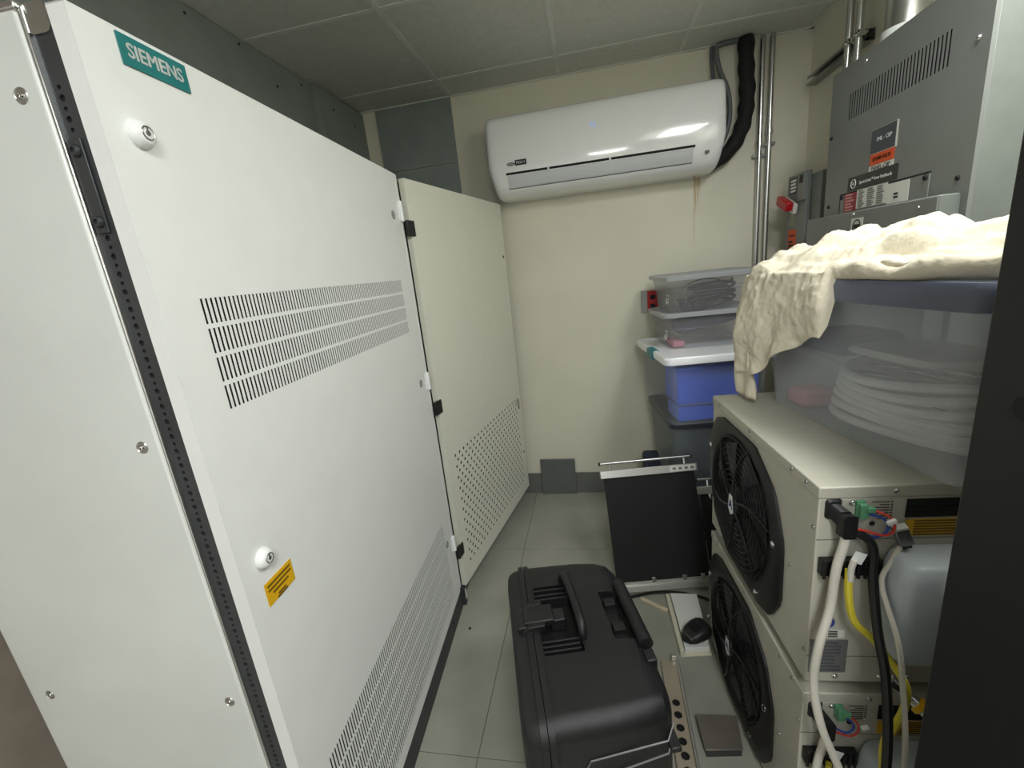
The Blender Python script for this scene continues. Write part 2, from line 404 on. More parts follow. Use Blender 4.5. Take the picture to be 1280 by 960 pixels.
# locks, nameplate, yellow sticker, plugs
for y, z in ((-1.03, 1.731), (-1.028, 1.033)):
    lk = MB().lathe([(0.019, 0), (0.019, 0.005), (0.0145, 0.013), (0.0115, 0.0145)], (0, y, z), (1, 0, 0), 24).build('lock', 'white', door, smooth=True, angle=50)
    mb = MB(); mb.ring((0.0148, y, z), (1, 0, 0), 0.0088, 0.0011, 20, 5); mb.cyl((0.0140, y, z), (0.0156, y, z), 0.0035, seg=10)
    mb.box((0.0140, y - 0.0012, z + 0.003), (0.0152, y + 0.0012, z + 0.0085)); mb.build('lock_core', 'zinc', door, smooth=True)
FR = lambda y, z, x=0.0005: frame((x, y, z), (0, 1, 0), (0, 0, 1))
plaque('nameplate', FR(-0.967, 1.8415), 0.112, 0.040, 'teal', door, 0.002)
text('SIEMENS', 0.0268, FR(-0.967, 1.8415, 0.0026), 'letter', door, bold=0.0006, sx=0.93)
plaque('warning_sticker', FR(-1.005, 0.962), 0.078, 0.047, 'yellow', door, 0.0008)
for zz, w in ((0.976, 0.066), (0.967, 0.066), (0.9575, 0.045), (0.946, 0.022), (0.9405, 0.03)):
    MB().box((0.0014, -1.005 - w / 2, zz - 0.0022), (0.0018, -1.005 + w / 2, zz + 0.0022)).build('printed_line', mat('sticker_ink', (110, 84, 10), 0.6), door)
for z in (1.721, 1.108, 0.395):
    MB().lathe([(0.0155, 0), (0.0155, 0.0012), (0.013, 0.0018)], (0, -0.090, z), (1, 0, 0), 20).build('plug', mat('grey_plug', (150, 152, 150), 0.5), door, smooth=True)
# hinge strip at the far end of the door, with knuckles
hs = box('hinge_strip', (-0.027, Y1 + 0.004, ZB + 0.01), (0.0, 0.002, ZT), 'white', cab, bevel=0.002)
for z in (1.74, 1.10, 0.35):
    mb = MB(); mb.cyl((0.004, Y1 + 0.003, z - 0.035), (0.004, Y1 + 0.003, z + 0.035), 0.0085, seg=14); mb.box((-0.004, Y1 - 0.016, z - 0.03), (0.003, Y1 + 0.008, z + 0.03))
    mb.build('hinge', 'whitelid', cab, smooth=True)
# frame, body
box('body', (-0.552, -1.066, 0.10), (-0.032, 0.0, 1.866), 'dark', cab)
box('roof', (-0.556, -1.078, 1.862), (-0.030, 0.0, 1.872), 'galv', cab, bevel=0.002)
# perforated frame profile seen in the gap between side panel and door
mb = MB()
def rail(u, v, w): return (u, -1.078 - w, v)
flat(mb, -0.066, -0.060, 0.10, 1.872, rail); flat(mb, -0.040, -0.0275, 0.10, 1.872, rail)
z = 0.10; k = 0
while z + 0.0125 < 1.86:
    if 1.60 < z < 1.72 or z > 1.78 : flat(mb, -0.060, -0.040, z, z + 0.0125, rail)
    else: cell(mb, -0.060, -0.040, z, z + 0.0125, 0.0044 if k % 2 else 0.0030, rail, 0.004)
    z += 0.0125; k += 1
flat(mb, -0.060, -0.040, z, 1.872, rail)
pr = mb.build('frame_profile', 'darkzinc', cab, recalc=False)
box('profile_back', (-0.068, -1.0745, 0.1), (-0.028, -1.0665, 1.866), 'dark', cab)
mb = MB(); mb.box((-0.060, -1.0815, 1.60), (-0.040, -1.0785, 1.72)); st = mb.build('strap', 'darkzinc', pr, bevel=0.001)
for z in (1.615, 1.705): screw(pr, (-0.050, -1.0815, z), (0, -1, 0), 0.008, 'darkzinc')
mb = MB().loft([[(-0.066 + a, -1.081, 1.84 + b) for a, b in rrect(0, 0.036, 0, 0.034, 0.010)], [(-0.066 + a, -1.060, 1.84 + b) for a, b in rrect(0, 0.036, 0, 0.034, 0.010)]])
mb.build('corner_casting', 'steel', cab, smooth=True)
# side panel that faces the camera
sp_ = MB().box((-0.556, -1.086, 0.105), (-0.068, -1.068, 1.874)).build('side_panel', 'galv', cab, bevel=0.006, seg=3)
MB().box((-0.556, -1.0885, 1.866), (-0.064, -1.072, 1.877)).build('panel_rim', 'steel', sp_, bevel=0.003)
MB().box((-0.069, -1.084, 0.105), (-0.0635, -1.071, 1.874)).build('panel_rim', 'steel', sp_, bevel=0.002)
for z in (1.776, 1.281, 0.763, 0.30):
    for x in (-0.1, -0.505):
        a = MB().lathe([(0.0105, 0.0), (0.0095, 0.0012), (0.0075, -0.0015), (0.003, -0.003)], (x, -1.0862, z), (0, -1, 0), 18).build('dimple', 'steel', sp_, smooth=True)
        screw(sp_, (x, -1.0855, z), (0, -1, 0), 0.0045, 'chrome')
mb = MB(); mb.box((-0.54, -1.07, 0.0), (-0.004, -0.001, 0.098)); pl = mb.build('plinth', 'plinth', cab, bevel=0.002)
screw(pl, (-0.0045, -0.16, 0.06), (1, 0, 0), 0.006, 'dark'); screw(pl, (-0.0045, -0.9, 0.06), (1, 0, 0), 0.006, 'dark')

# ------------------------------------------------------------------ cream cabinet with door ajar
cc = thing('battery_cabinet', 'cream steel cabinet with perforated door standing ajar at the back wall', 'cabinet', CAB, CRZ)
box('body', (-0.552, 0.012, 0.10), (-0.036, 0.985, 1.866), 'dark', cc)
mb = MB(); mb.box((-0.555, 0.010, 1.864), (-0.030, 0.99, 1.872)); mb.box((-0.034, 0.008, 0.1), (-0.020, 0.024, 1.866)); mb.build('frame', 'zinc', cc, bevel=0.002)
box('plinth', (-0.54, 0.004, 0.0), (-0.010, 0.985, 0.098), 'plinth', cc, bevel=0.002)
pe = box('plinth_corner', (-0.012, 0.004, 0.002), (0.012, 0.03, 0.092), 'plinth', cc, bevel=0.002)
box('corner_label', (0.0121, 0.010, 0.03), (0.0128, 0.028, 0.08), 'paper', pe)
# door in its own frame: hinge edge at (−0.646,1.642), leaf swings 10.2 degrees towards the room
dth = R(-10.25 - CRZ)
DO = Matrix.Rotation(R(-CRZ), 4, 'Z') @ Vector((-0.645 - CAB[0], 1.640 - CAB[1], 0))
dmx = Matrix.Translation(DO) @ Matrix.Rotation(dth, 4, 'Z')
def cm(u, v, w): return tuple(dmx @ Vector((w, u, v)))
W = 0.972; CZ0, CZ1 = 0.098, 1.858
mb = MB(); ua, ub = 0.056, 0.932; nr = 21; pv = 0.0268; zb0 = 0.172
ncol = 21; pu = (ub - ua) / ncol
flat(mb, 0, W, CZ0, zb0, cm); flat(mb, 0, W, zb0 + nr * pv, CZ1, cm)
for r_ in range(nr):
    z0 = zb0 + r_ * pv; off = pu / 2 if r_ % 2 else 0.0
    flat(mb, 0, ua + off, z0, z0 + pv, cm); flat(mb, ub - (pu / 2 - off), W, z0, z0 + pv, cm)
    nc = ncol if off == 0 else ncol - 0
    for i in range(ncol):
        a = ua + off + i * pu
        if a + pu > ub + 1e-6 - (pu / 2 - off) + 1e-9:
            flat(mb, a, ub - (pu / 2 - off), z0, z0 + pv, cm) if ub - (pu / 2 - off) > a else None
            continue
        cell(mb, a, a + pu, z0, z0 + pv, 0.0076, cm, 0.001)
cd = mb.build('door', 'cream', cc, recalc=False)
def cbox(name, lo, hi, m, parent, bevel=0.0):
    b = MB().box(lo, hi)
    b.v = [cm(p[1], p[2], p[0]) for p in b.v]
    return b.build(name, m, parent, bevel)
b = MB()
for lo, hi in (((-0.022, 0, CZ0), (-0.0005, 0.002, CZ1)), ((-0.022, W - 0.002, CZ0), (-0.0005, W, CZ1)), ((-0.022, 0, CZ1 - 0.002), (-0.0005, W, CZ1)), ((-0.022, 0, CZ0), (-0.0005, W, CZ0 + 0.002))): b.box(lo, hi)
b.v = [cm(p[1], p[2], p[0]) for p in b.v]; b.build('door_return', 'cream', cd)
cbox('hole_shade_sheet', (-0.024, 0.02, CZ0 + 0.02), (-0.0225, W - 0.02, CZ1 - 0.02), 'dark', cd)  # dark sheet painted as the shade seen through the door holes
for z in (1.682, 0.976, 0.290):
    h = cbox('hinge', (-0.006, -0.030, z - 0.028), (0.007, 0.020, z + 0.028), 'black', cc, 0.002)
for v in (1.572, 0.356):
    MB().cyl(cm(0.940, v, -0.001), cm(0.940, v, 0.0012), 0.008, seg=14).build('keyhole', 'slot', cd)
mb = MB(); mb.cyl(cm(0.908, 0.716, 0), cm(0.908, 0.716, 0.010), 0.011, seg=14); mb.build('latch', 'steel', cd, smooth=True)
cbox('latch_lever', (0.009, 0.900, 0.66), (0.014, 0.914, 0.715), 'zinc', cd, 0.001)

# ------------------------------------------------------------------ wall air conditioner
ac = thing('wall_air_conditioner', 'glossy white split air conditioner mounted high on the back wall', 'air conditioner', (0.0975, 2.672, 1.865))
HW = 0.587
prof = [(0.0, 0.40), (-0.10, 0.404), (-0.165, 0.400), (-0.196, 0.385), (-0.212, 0.350), (-0.222, 0.28), (-0.227, 0.20), (-0.226, 0.13), (-0.220, 0.09), (-0.206, 0.055), (-0.18, 0.025), (-0.14, 0.006), (-0.08, 0.0), (0.0, 0.0)]
prof = [(p.x, p.y) for p in spline([(a, b, 0) for a, b in prof], 3)]
def acloop(x, k, sh=0.0):
    cy, cz = -0.05, 0.19
    return [(x + sh * max(0, (0.15 - b)) * (1 if x > 0 else -1) * -1, cy + (a - cy) * (k if a < cy else 1) if a < -0.001 else a, cz + (b - cz) * (1 - (1 - k) * 0.5)) for a, b in prof]
loops = []
for x, k in ((-HW, 0.86), (-HW + 0.004, 0.91), (-HW + 0.012, 0.955), (-HW + 0.026, 0.985), (-HW + 0.05, 1.0), (0, 1.0), (HW - 0.05, 1.0), (HW - 0.026, 0.985), (HW - 0.012, 0.955), (HW - 0.004, 0.91), (HW, 0.86)):
    loops.append(acloop(x, k, 0.18 if abs(x) > HW - 0.06 else 0.18 if abs(x) > 0.1 else 0.0))
MB().loft(loops).build('housing', 'acw', ac, smooth=True, angle=60)
# louvre slot, flap, logo
def acy(z):
    for (a, b), (a2, b2) in zip(prof, prof[1:]):
        if b2 <= z <= b and a < -0.13: return a + (a2 - a) * ((z - b) / (b2 - b) if b2 != b else 0)
    return -0.2
def acstrip(x0, x1, z0, z1, w, n=6):
    mb = MB(); L = []
    for i in range(n + 1):
        z = z0 + (z1 - z0) * i / n; L.append((z, acy(z) - w))
    for (za, ya), (zb_, yb) in zip(L, L[1:]):
        mb.quad((x0, ya, za), (x1, ya, za), (x1, yb, zb_), (x0, yb, zb_))
    return mb
acstrip(-0.492, 0.443, 0.107, 0.118, 0.0012).build('louvre_slot', 'slot', ac, recalc=False)
mb = MB()
loopA = [(-0.486, acy(z) - 0.001, z) for z in (0.104, 0.09, 0.075, 0.06, 0.048)]
n = 5
va = [(-0.486, acy(z) - 0.004, z) for z in (0.104, 0.09, 0.075, 0.06, 0.046)]; vb = [(0.434, y, z) for x, y, z in va]
vc = [(x, y + 0.006, z) for x, y, z in vb]; vd = [(x, y + 0.006, z) for x, y, z in va]
mb.v = va + vb + vc + vd
mb.f = [(i, i + 1, n + i + 1, n + i) for i in range(n - 1)] + [(0, n, 2 * n, 3 * n)] + [(n - 1, 4 * n - 1, 3 * n - 1, 2 * n - 1)] + [(i, 3 * n + i, 3 * n + i + 1, i + 1) for i in range(n - 1)] + [(n + i, n + i + 1, 2 * n + i + 1, 2 * n + i) for i in range(n - 1)]
fp = mb.build('louvre_flap', 'acg', ac, smooth=True)
acstrip(-0.488, 0.434, 0.041, 0.0445, 0.0012).build('flap_gap', 'gcable', ac, recalc=False)
for x in (-0.27, 0.04): box('flap_clip', (x - 0.005, acy(0.112) - 0.006, 0.100), (x + 0.005, acy(0.112), 0.120), 'acg', ac)
fa = frame((-0.462, acy(0.157) - 0.0005, 0.157), (1, 0, 0), (0, -0.06, 1))
MB().add([fa @ Vector((0.022 * math.cos(i * math.pi / 12), 0.0085 * math.sin(i * math.pi / 12), 0.0012)) for i in range(24)], [tuple(range(24))]).build('oval_badge', 'gcable', ac)
text('Carrier', 0.009, fa, 'letter', ac, off=0.0018)
fb = frame((-0.410, acy(0.160) - 0.0008, 0.160), (1, 0, 0), (0, -0.06, 1))
plaque('unit_tag', fb, 0.060, 0.026, 'black', ac, 0.0015); text('FCU-1', 0.017, fb, 'letter', ac, bold=0.0003, off=0.002)
text('72', 0.030, frame((-0.038, acy(0.278) - 0.0008, 0.277), (1, 0, 0), (0, -0.06, 1)), 'ledm', ac, name='display_digits', bold=0.0)
fo = frame((0.498, acy(0.085) - 0.001, 0.080), (1, 0, 0), (0, 0.35, 1))
MB().cyl(fo @ Vector((0, 0, 0)), fo @ Vector((0, 0, 0.002)), 0.011, seg=18).build('round_badge', 'gcable', ac)
# refrigerant line and cables beside it
tag(MB().tube([(0.56, 2.625, 1.90), (0.66, 2.62, 1.915), (0.755, 2.62, 1.98), (0.806, 2.62, 2.08), (0.822, 2.625, 2.2), (0.815, 2.625, 2.33), (0.810, 2.625, 2.458)], lambda t: 0.036 + 0.003 * math.sin(t * 55), 12, 8).build('refrigerant_line', 'foam', None, smooth=True), 'thick black foam wrapped pipe bending behind the air conditioner', 'pipe')
tag(MB().tube([(0.66, 2.63, 1.96), (0.715, 2.63, 2.02), (0.745, 2.63, 2.12), (0.735, 2.632, 2.24), (0.695, 2.632, 2.34), (0.678, 2.632, 2.43), (0.70, 2.632, 2.448), (0.75, 2.632, 2.452), (0.80, 2.64, 2.456)], 0.0115, 10, 8).build('grey_cable', 'gcable', None, smooth=True), 'outer grey cable bowed beside the right end of the air conditioner', 'cable')
tag(MB().tube([(0.65, 2.655, 1.985), (0.695, 2.655, 2.05), (0.712, 2.655, 2.13), (0.70, 2.655, 2.22), (0.672, 2.655, 2.32), (0.662, 2.655, 2.42), (0.664, 2.655, 2.456)], 0.009, 8, 8).build('grey_cable', 'gcable', None, smooth=True), 'inner grey cable tucked close to the right end of the air conditioner', 'cable')
# conduits in the back right corner
def conduit(x, y, z0, z1, zc, lab, r=0.0125):
    t = thing('conduit', lab, 'conduit', (x, y, z0), 0, 'wall conduits')
    MB().cyl((0, 0, 0), (0, 0, z1 - z0), r, seg=16).build('pipe', 'steel', t, smooth=True)
    MB().lathe([(r, 0), (r + 0.005, 0.002), (r + 0.005, 0.024), (r, 0.026)], (0, 0, zc - z0), (0, 0, 1), 16).build('coupling', 'steel', t, smooth=True)
    MB().box((-r - 0.018, 0, 0), (r + 0.018, YB - y - 0.0005, 0.014)).build('strap', 'zinc', t).location = (0, 0, zc - z0 - 0.05)
    return t
conduit(0.895, 2.650, 0.15, 2.462, 1.97, 'left conduit of the galvanised pair in the back corner')
conduit(0.939, 2.650, 0.15, 2.462, 2.02, 'right conduit of the galvanised pair in the back corner')
# red power outlet
ot = thing('red_outlet', 'red power outlet box on grey plate half hidden behind the clear boxes', 'outlet', (0.322, YB, 1.235))
box('back_plate', (-0.032, -0.030, -0.062), (0.05, 0, 0.062), mat('grey_plate', (160, 162, 158), 0.5), ot, 0.002)
box('face', (0.0, -0.046, -0.058), (0.055, -0.030, 0.060), 'red', ot, 0.003)
for z in (-0.025, 0.025): box('socket', (0.014, -0.048, z - 0.012), (0.042, -0.046, z + 0.012), 'slot', ot)

# ------------------------------------------------------------------ electrical panel, disconnect, strut and pipes on the right wall
ep = thing('electrical_panelboard', 'large grey electrical panelboard with louvred cover above the clear tote', 'electrical panel', (XR, 1.36, 1.0))
PX = 0.95 - XR
box('back_box', (PX + 0.012, 0.004, 0.0), (-0.001, 0.704, 1.062), 'panelg', ep, 0.003)
mb = MB()
def em(u, v, w): return (PX - w, u, v)
va_, vb_ = 0.883, 0.968; ya, yb = 0.126, 0.592; n = 32; p = (yb - ya) / n
flat(mb, 0, 0.71, 0.0, va_, em); flat(mb, 0, 0.71, vb_, 1.066, em); flat(mb, 0, ya, va_, vb_, em); flat(mb, yb, 0.71, va_, vb_, em)
for i in range(n):
    a = ya + i * p; flat(mb, a + p * 0.5, a + p, va_, vb_, em)
    for q in (a, a + p * 0.5): mb.add([em(q, va_, 0), em(q, vb_, 0), em(q, vb_, -0.001), em(q, va_, -0.001)], [(0, 1, 2, 3)])
cv = mb.build('cover', 'panel', ep, recalc=False)
mb = MB(); mb.box((PX + 0.0005, 0, 0), (PX + 0.011, 0.002, 1.066)); mb.box((PX + 0.0005, 0.708, 0), (PX + 0.011, 0.71, 1.066)); mb.box((PX + 0.0005, 0, 1.064), (PX + 0.011, 0.71, 1.066)); mb.build('cover_return', 'panel', cv)
box('vent_backing', (PX + 0.004, 0.10, 0.86), (PX + 0.006, 0.62, 0.99), 'slot', cv)
for y, z in ((0.035, 0.91), (0.50, 1.04), (0.675, 0.6), (0.04, 0.60), (0.69, 0.85)): screw(cv, (PX, y, z), (-1, 0, 0), 0.007, 'steel' if z > 0.85 else 'dark')
EF = lambda y, z, x=0.0: frame((PX - 0.0008 - x, y, z), (0, -1, 0), (0, 0, 1))
plaque('circuit_label', EF(0.362, 0.772), 0.130, 0.076, 'paper', cv, 0.0006); plaque('circuit_label', EF(0.366, 0.773, 0.0008), 0.122, 0.072, 'labelgrey', cv, 0.0006)
text('PNL - CBP', 0.017, EF(0.36, 0.776, 0.0015), 'letter', cv)
plaque('voltage_label', EF(0.366, 0.718), 0.122, 0.034, 'orange', cv); text('277/480 VOLTS', 0.0155, EF(0.366, 0.718, 0.001), 'inkm', cv, bold=0.0003, sx=0.9)
plaque('panel_label', EF(0.366, 0.690), 0.125, 0.020, 'paper', cv); text('PANEL-CBP', 0.019, EF(0.366, 0.690, 0.001), 'inkm', cv)
plaque('maker_plate', EF(0.413, 0.661), 0.268, 0.046, 'gelabel', cv, 0.0015)
mg = EF(0.512, 0.661, 0.0015)
mb = MB(); mb.ring(mg @ Vector((0, 0, 0)), (-1, 0, 0), 0.0145, 0.0012, 22, 4); mb.build('monogram_ring', 'letter', cv); text('GE', 0.015, mg, 'letter', cv, sx=0.9)
text('Spectra Series\u2122 Power Panelboards', 0.0145, EF(0.389, 0.659, 0.0016), 'letter', cv, sx=0.8)
# inner dead-front with its data labels
box('dead_front', (PX - 0.004, 0.137, 0.52), (PX - 0.0006, 0.588, 0.634), 'panel', cv, 0.001)
mb = MB(); mb.box((PX - 0.0046, 0.137, 0.630), (PX - 0.0006, 0.589, 0.6345)); mb.box((PX - 0.0046, 0.586, 0.52), (PX - 0.0006, 0.590, 0.634)); mb.build('dead_front_gap', 'slot', cv)
screw(cv, (PX - 0.004, 0.150, 0.620), (-1, 0, 0), 0.008, 'dark'); screw(cv, (PX - 0.004, 0.575, 0.622), (-1, 0, 0), 0.007, 'dark')
plaque('warning_label', EF(0.517, 0.600, 0.004), 0.078, 0.062, 'redlabel', cv); rule_lines(EF(0.517, 0.600, 0.0045), 0.078, 0.062, 6, mat('pale_ink', (216, 150, 150), 0.6), cv)
plaque('data_label', EF(0.395, 0.604, 0.004), 0.165, 0.062, 'paper', cv); 
for k in range(3): rule_lines(EF(0.447 - k * 0.052, 0.604, 0.0045), 0.05, 0.058, 9, mat('grey_ink', (120, 120, 116), 0.6), cv)
plaque('data_label', EF(0.262, 0.598, 0.004), 0.098, 0.060, 'paper', cv); rule_lines(EF(0.262, 0.59, 0.0045), 0.04, 0.02, 2, 'inkm', cv)
# lower wireway cover box
lb = box('wireway_cover', (0.90 - XR, 0.022, 0.02), (PX - 0.0008, 0.735, 0.563), 'panel', ep, 0.004)
box('wireway_side', (0.902 - XR, 0.0205, 0.03), (PX - 0.001, 0.0218, 0.560), 'panelg', lb)
screw(lb, (0.90 - XR, 0.40, 0.552), (-1, 0, 0), 0.006); screw(lb, (0.90 - XR, 0.09, 0.54), (-1, 0, 0), 0.005)
LF = lambda y, z, x=0.0: frame((0.8992 - XR - x, y, z), (0, -1, 0), (0, 0, 1))
plaque('logo_sticker', LF(0.374, 0.508), 0.068, 0.062, 'paper', lb)
mb = MB(); mb.ring(LF(0.374, 0.512, 0.001) @ Vector((0, 0, 0)), (-1, 0, 0), 0.021, 0.0022, 22, 4); mb.build('emblem_ring', 'inkm', lb)
box('emblem_bar', (0.8978 - XR, 0.357, 0.505), (0.8985 - XR, 0.391, 0.519), 'inkm', lb); rule_lines(LF(0.374, 0.483, 0.001), 0.05, 0.01, 2, 'inkm', lb)

# disconnect switch
ds = thing('disconnect_switch', 'small grey disconnect switch with red handle beside the panelboard', 'switch', (XR, 2.215, 1.30))
DX = 1.0 - XR
box('enclosure', (DX, 0.0, 0.0), (-0.001, 0.265, 0.465), 'panel', ds, 0.003)
box('cover', (DX - 0.022, 0.085, 0.01), (DX - 0.0005, 0.278, 0.483), 'panel', ds, 0.003)
box('cap', (DX - 0.034, 0.085, 0.36), (DX - 0.022, 0.15, 0.480), 'panel', ds, 0.002)
DFm = lambda y, z, x=0.0: frame((DX - 0.0228 - x, y, z), (0, -1, 0), (0, 0, 1))
plaque('rating_label', DFm(0.205, 0.435), 0.105, 0.075, 'labelgrey', ds); rule_lines(DFm(0.205, 0.435, 0.0008), 0.09, 0.06, 4, 'letter', ds)
plaque('arrow_tag', DFm(0.112, 0.452, 0.012), 0.028, 0.034, 'inkm', ds)
b = MB(); fr = frame((DX - 0.052, 0.218, 0.362), (0, -0.93, -0.36), (0, -0.36, 0.93)); b.box((-0.062, -0.021, -0.010), (0.062, 0.021, 0.022), fr); b.build('handle', 'red', ds, 0.006)
b = MB(); b.box((-0.055, -0.032, -0.028), (0.072, 0.014, -0.010), fr); b.build('handle_base', 'paper', ds, 0.004)
plaque('danger_label', DFm(0.205, 0.185), 0.082, 0.105, 'orange', ds); text('DANGER', 0.016, DFm(0.205, 0.21, 0.001), 'inkm', ds); rule_lines(DFm(0.205, 0.165, 0.001), 0.08, 0.05, 3, 'inkm', ds)
plaque('data_label', DFm(0.205, 0.10), 0.082, 0.06, 'paper', ds); rule_lines(DFm(0.205, 0.10, 0.001), 0.08, 0.055, 5, mat('grey_ink', (120, 120, 116), 0.6), ds)
plaque('aged_label', DFm(0.205, 0.29), 0.05, 0.07, mat('aged_paper', (150, 150, 134), 0.6), ds)

# strut channel and conduits
sc = thing('strut_channel', 'dark slotted strut channel fixed along the right wall', 'strut', (XR, 2.16, 2.195))
mb = MB(); mb.box((-0.041, 0, 0), (-0.038, 0.46, 0.041)) if False else None
mb.box((-0.003, 0, 0), (-0.0005, 0.45, 0.041)); mb.box((-0.041, 0, 0), (-0.003, 0.45, 0.0025)); mb.box((-0.041, 0, 0.0385), (-0.003, 0.45, 0.041)); mb.box((-0.041, 0, 0.0025), (-0.0385, 0.45, 0.011)); mb.box((-0.041, 0, 0.030), (-0.0385, 0.45, 0.0385))
mb.build('channel', 'zinc', sc)
mb = MB()
for i in range(7): mb.box((-0.0045, 0.03 + i * 0.06, 0.014), (-0.0032, 0.06 + i * 0.06, 0.027))
mb.build('slot_holes', 'slot', sc)
for i, (y, lab) in enumerate(((2.225, 'rear conduit clamped to the strut beside the panelboard'), (2.155, 'front conduit clamped to the strut beside the panelboard'))):
    t = thing('conduit', lab, 'conduit', (1.066, y, 1.90), 0, 'strut conduits')
    MB().cyl((0, 0, 0), (0, 0, 0.562), 0.013, seg=16).build('pipe', 'steel', t, smooth=True)
    mb = MB(); mb.ring((0, 0, 0.318), (0, 0, 1), 0.016, 0.0045, 18, 6); mb.box((-0.012, -0.026, 0.308), (0.012, -0.014, 0.33)); mb.cyl((-0.02, -0.02, 0.319), (0.02, -0.02, 0.319), 0.004, seg=8)
    mb.build('clamp', 'chrome', t, smooth=True)
du = thing('metal_duct', 'round galvanised duct rising from the top of the panelboard', 'duct', (1.055, 1.86, 2.068))
MB().lathe([(0.062, 0.0), (0.062, 0.02), (0.056, 0.022), (0.056, 0.16), (0.059, 0.165), (0.059, 0.175), (0.056, 0.18), (0.056, 0.394)], (0, 0, 0), (0, 0, 1), 28).build('pipe', 'duct', du, smooth=True)
MB().lathe([(0.064, 0.0), (0.064, 0.045), (0.0625, 0.047)], (0, 0, 0), (0, 0, 1), 28).build('collar', 'galv', du, smooth=True)
tag(box('wall_tag', (1.06, 2.02, 2.33), (1.075, 2.07, 2.38), mat('yellow_tag', (230, 222, 150), 0.5)), 'small pale yellow tag beside the round duct', 'tag')

# ------------------------------------------------------------------ stacked cooling units
UN = (0.424, 0.862); URZ = 3.3; UD, UL, UH = 0.44, 0.630, 0.496
def cooling_unit(z, label, lower):
    t = thing('cooling_unit', label, 'cooling unit', (UN[0], UN[1], z), URZ, 'stacked cooling units')
    bd = box('housing', (0, 0, 0.012), (UD, UL, UH - 0.026), 'unit', t, 0.003)
    for x, y in ((0.03, 0.03), (UD - 0.03, 0.03), (0.03, UL - 0.03), (UD - 0.03, UL - 0.03)): MB().cyl((x, y, 0), (x, y, 0.013), 0.014, seg=12).build('foot', 'black', t)
    lid = box('lid', (-0.002, -0.002, UH - 0.026), (UD + 0.002, UL + 0.002, UH), 'unit', t, 0.003)
    for y in (0.045, 0.105, 0.33, 0.56, 0.61): screw(lid, (-0.002, y, UH - 0.011), (-1, 0, 0), 0.0045, 'zinc')
    for x in (0.135, 0.36): screw(lid, (x, -0.002, UH - 0.012), (0, -1, 0), 0.0055, 'steel')
    for y, zz in ((0.012, 0.40), (0.012, 0.09), (UL - 0.01, 0.36), (UL - 0.01, 0.2), (0.09, 0.25), (0.2, 0.012 + 0.012), (0.52, 0.024)): screw(bd, (0, y, zz), (-1, 0, 0), 0.0042, 'zinc')
    # panel seams on the service side
    mb = MB(); mb.box((0.0, -0.0004, 0.376), (UD, 0.0006, 0.378)); mb.box((0.0, -0.0004, 0.082), (UD, 0.0006, 0.084)); mb.build('seam', mat('seam_grey', (120, 118, 108), 0.6), bd)
    # fan shroud: chamfered plate with round opening
    cy_, cz_, rf = 0.372, 0.240, 0.200
    fs = MB(); N = 64
    poly = [(0.150, 0.222), (-0.085, 0.222), (-0.205, 0.150), (-0.258, 0.04), (-0.262, -0.125), (-0.215, -0.205), (-0.150, -0.224), (0.085, -0.224), (0.205, -0.150), (0.256, -0.04), (0.258, 0.125), (0.215, 0.2)]
    def hit(a):
        d = (math.cos(a), math.sin(a)); best = 1
        for (x0, y0), (x1, y1) in zip(poly, poly[1:] + poly[:1]):
            ex, ey = x1 - x0, y1 - y0; den = d[0] * ey - d[1] * ex
            if abs(den) < 1e-9: continue
            tt = (x0 * ey - y0 * ex) / den; s_ = (x0 * d[1] - y0 * d[0]) / den
            if tt > 0 and -1e-6 <= s_ <= 1 + 1e-6: return tt
        return 0.22
    lo = []
    for i in range(N):
        a = 2 * math.pi * i / N; h_ = hit(a) * 0.985
        lo.append((math.cos(a), math.sin(a), h_))
    def lp(f, x): return [(x, cy_ + c * f(h), cz_ + s * f(h)) for c, s, h in lo]
    fs.loft([lp(lambda h: h, -0.0005), lp(lambda h: h, -0.007), lp(lambda h: h - 0.006, -0.011), lp(lambda h: rf + 0.008, -0.014), lp(lambda h: rf, -0.010), lp(lambda h: rf - 0.004, -0.0012)], cap=False)
    sh = fs.build('fan_shroud', 'black', t, smooth=True, angle=35)
    MB().cyl((-0.0012, cy_, cz_), (-0.0006, cy_, cz_), rf, seg=40).build('fan_well', 'slot', sh)
    g = MB()
    for k in range(11): g.ring((-0.016 - 0.010 * (1 - (k / 11) ** 2), cy_, cz_), (1, 0, 0), 0.040 + k * 0.0158, 0.0013, 44, 4)
    gr = g.build('finger_guard', 'grille', t, smooth=True)
    for k in range(6):
        a0 = k * math.pi / 3 + 0.5; pts = []
        for q in range(6):
            rr = 0.03 + q * 0.035; a = a0 + 0.35 * (q / 5) ** 1.3; pts.append((-0.026 + 0.012 * (q / 5) ** 2, cy_ + rr * math.cos(a), cz_ + rr * math.sin(a)))
        MB().tube(pts, 0.0042, 6, 3).build('guard_spoke', 'grille', gr, smooth=True)
    fn = MB().lathe([(0.05, 0.0), (0.05, 0.007), (0.042, 0.010)], (-0.0014, cy_, cz_), (-1, 0, 0), 24).build('fan_hub', 'grille', t, smooth=True)
    for k in range(7):
        vs = []; a0 = 2 * math.pi * k / 7
        for q in range(6):
            rr = 0.045 + q * 0.0285
            for w_, xo in ((-0.30, -0.004), (0.30, -0.0095)):
                a = a0 + w_ + 0.25 * q / 5; vs.append((xo, cy_ + rr * math.cos(a), cz_ + rr * math.sin(a)))
        MB().add(vs, [(2 * q, 2 * q + 1, 2 * q + 3, 2 * q + 2) for q in range(5)]).build('fan_blade', 'blade', fn, smooth=True, recalc=False)
    MB().lathe([(0.034, 0), (0.032, 0.006), (0.024, 0.009)], (-0.022, cy_, cz_), (-1, 0, 0), 20).build('guard_boss', 'black', gr, smooth=True)
    ef = frame((-0.0315, cy_, cz_), (0, -1, 0), (0, 0, 1))
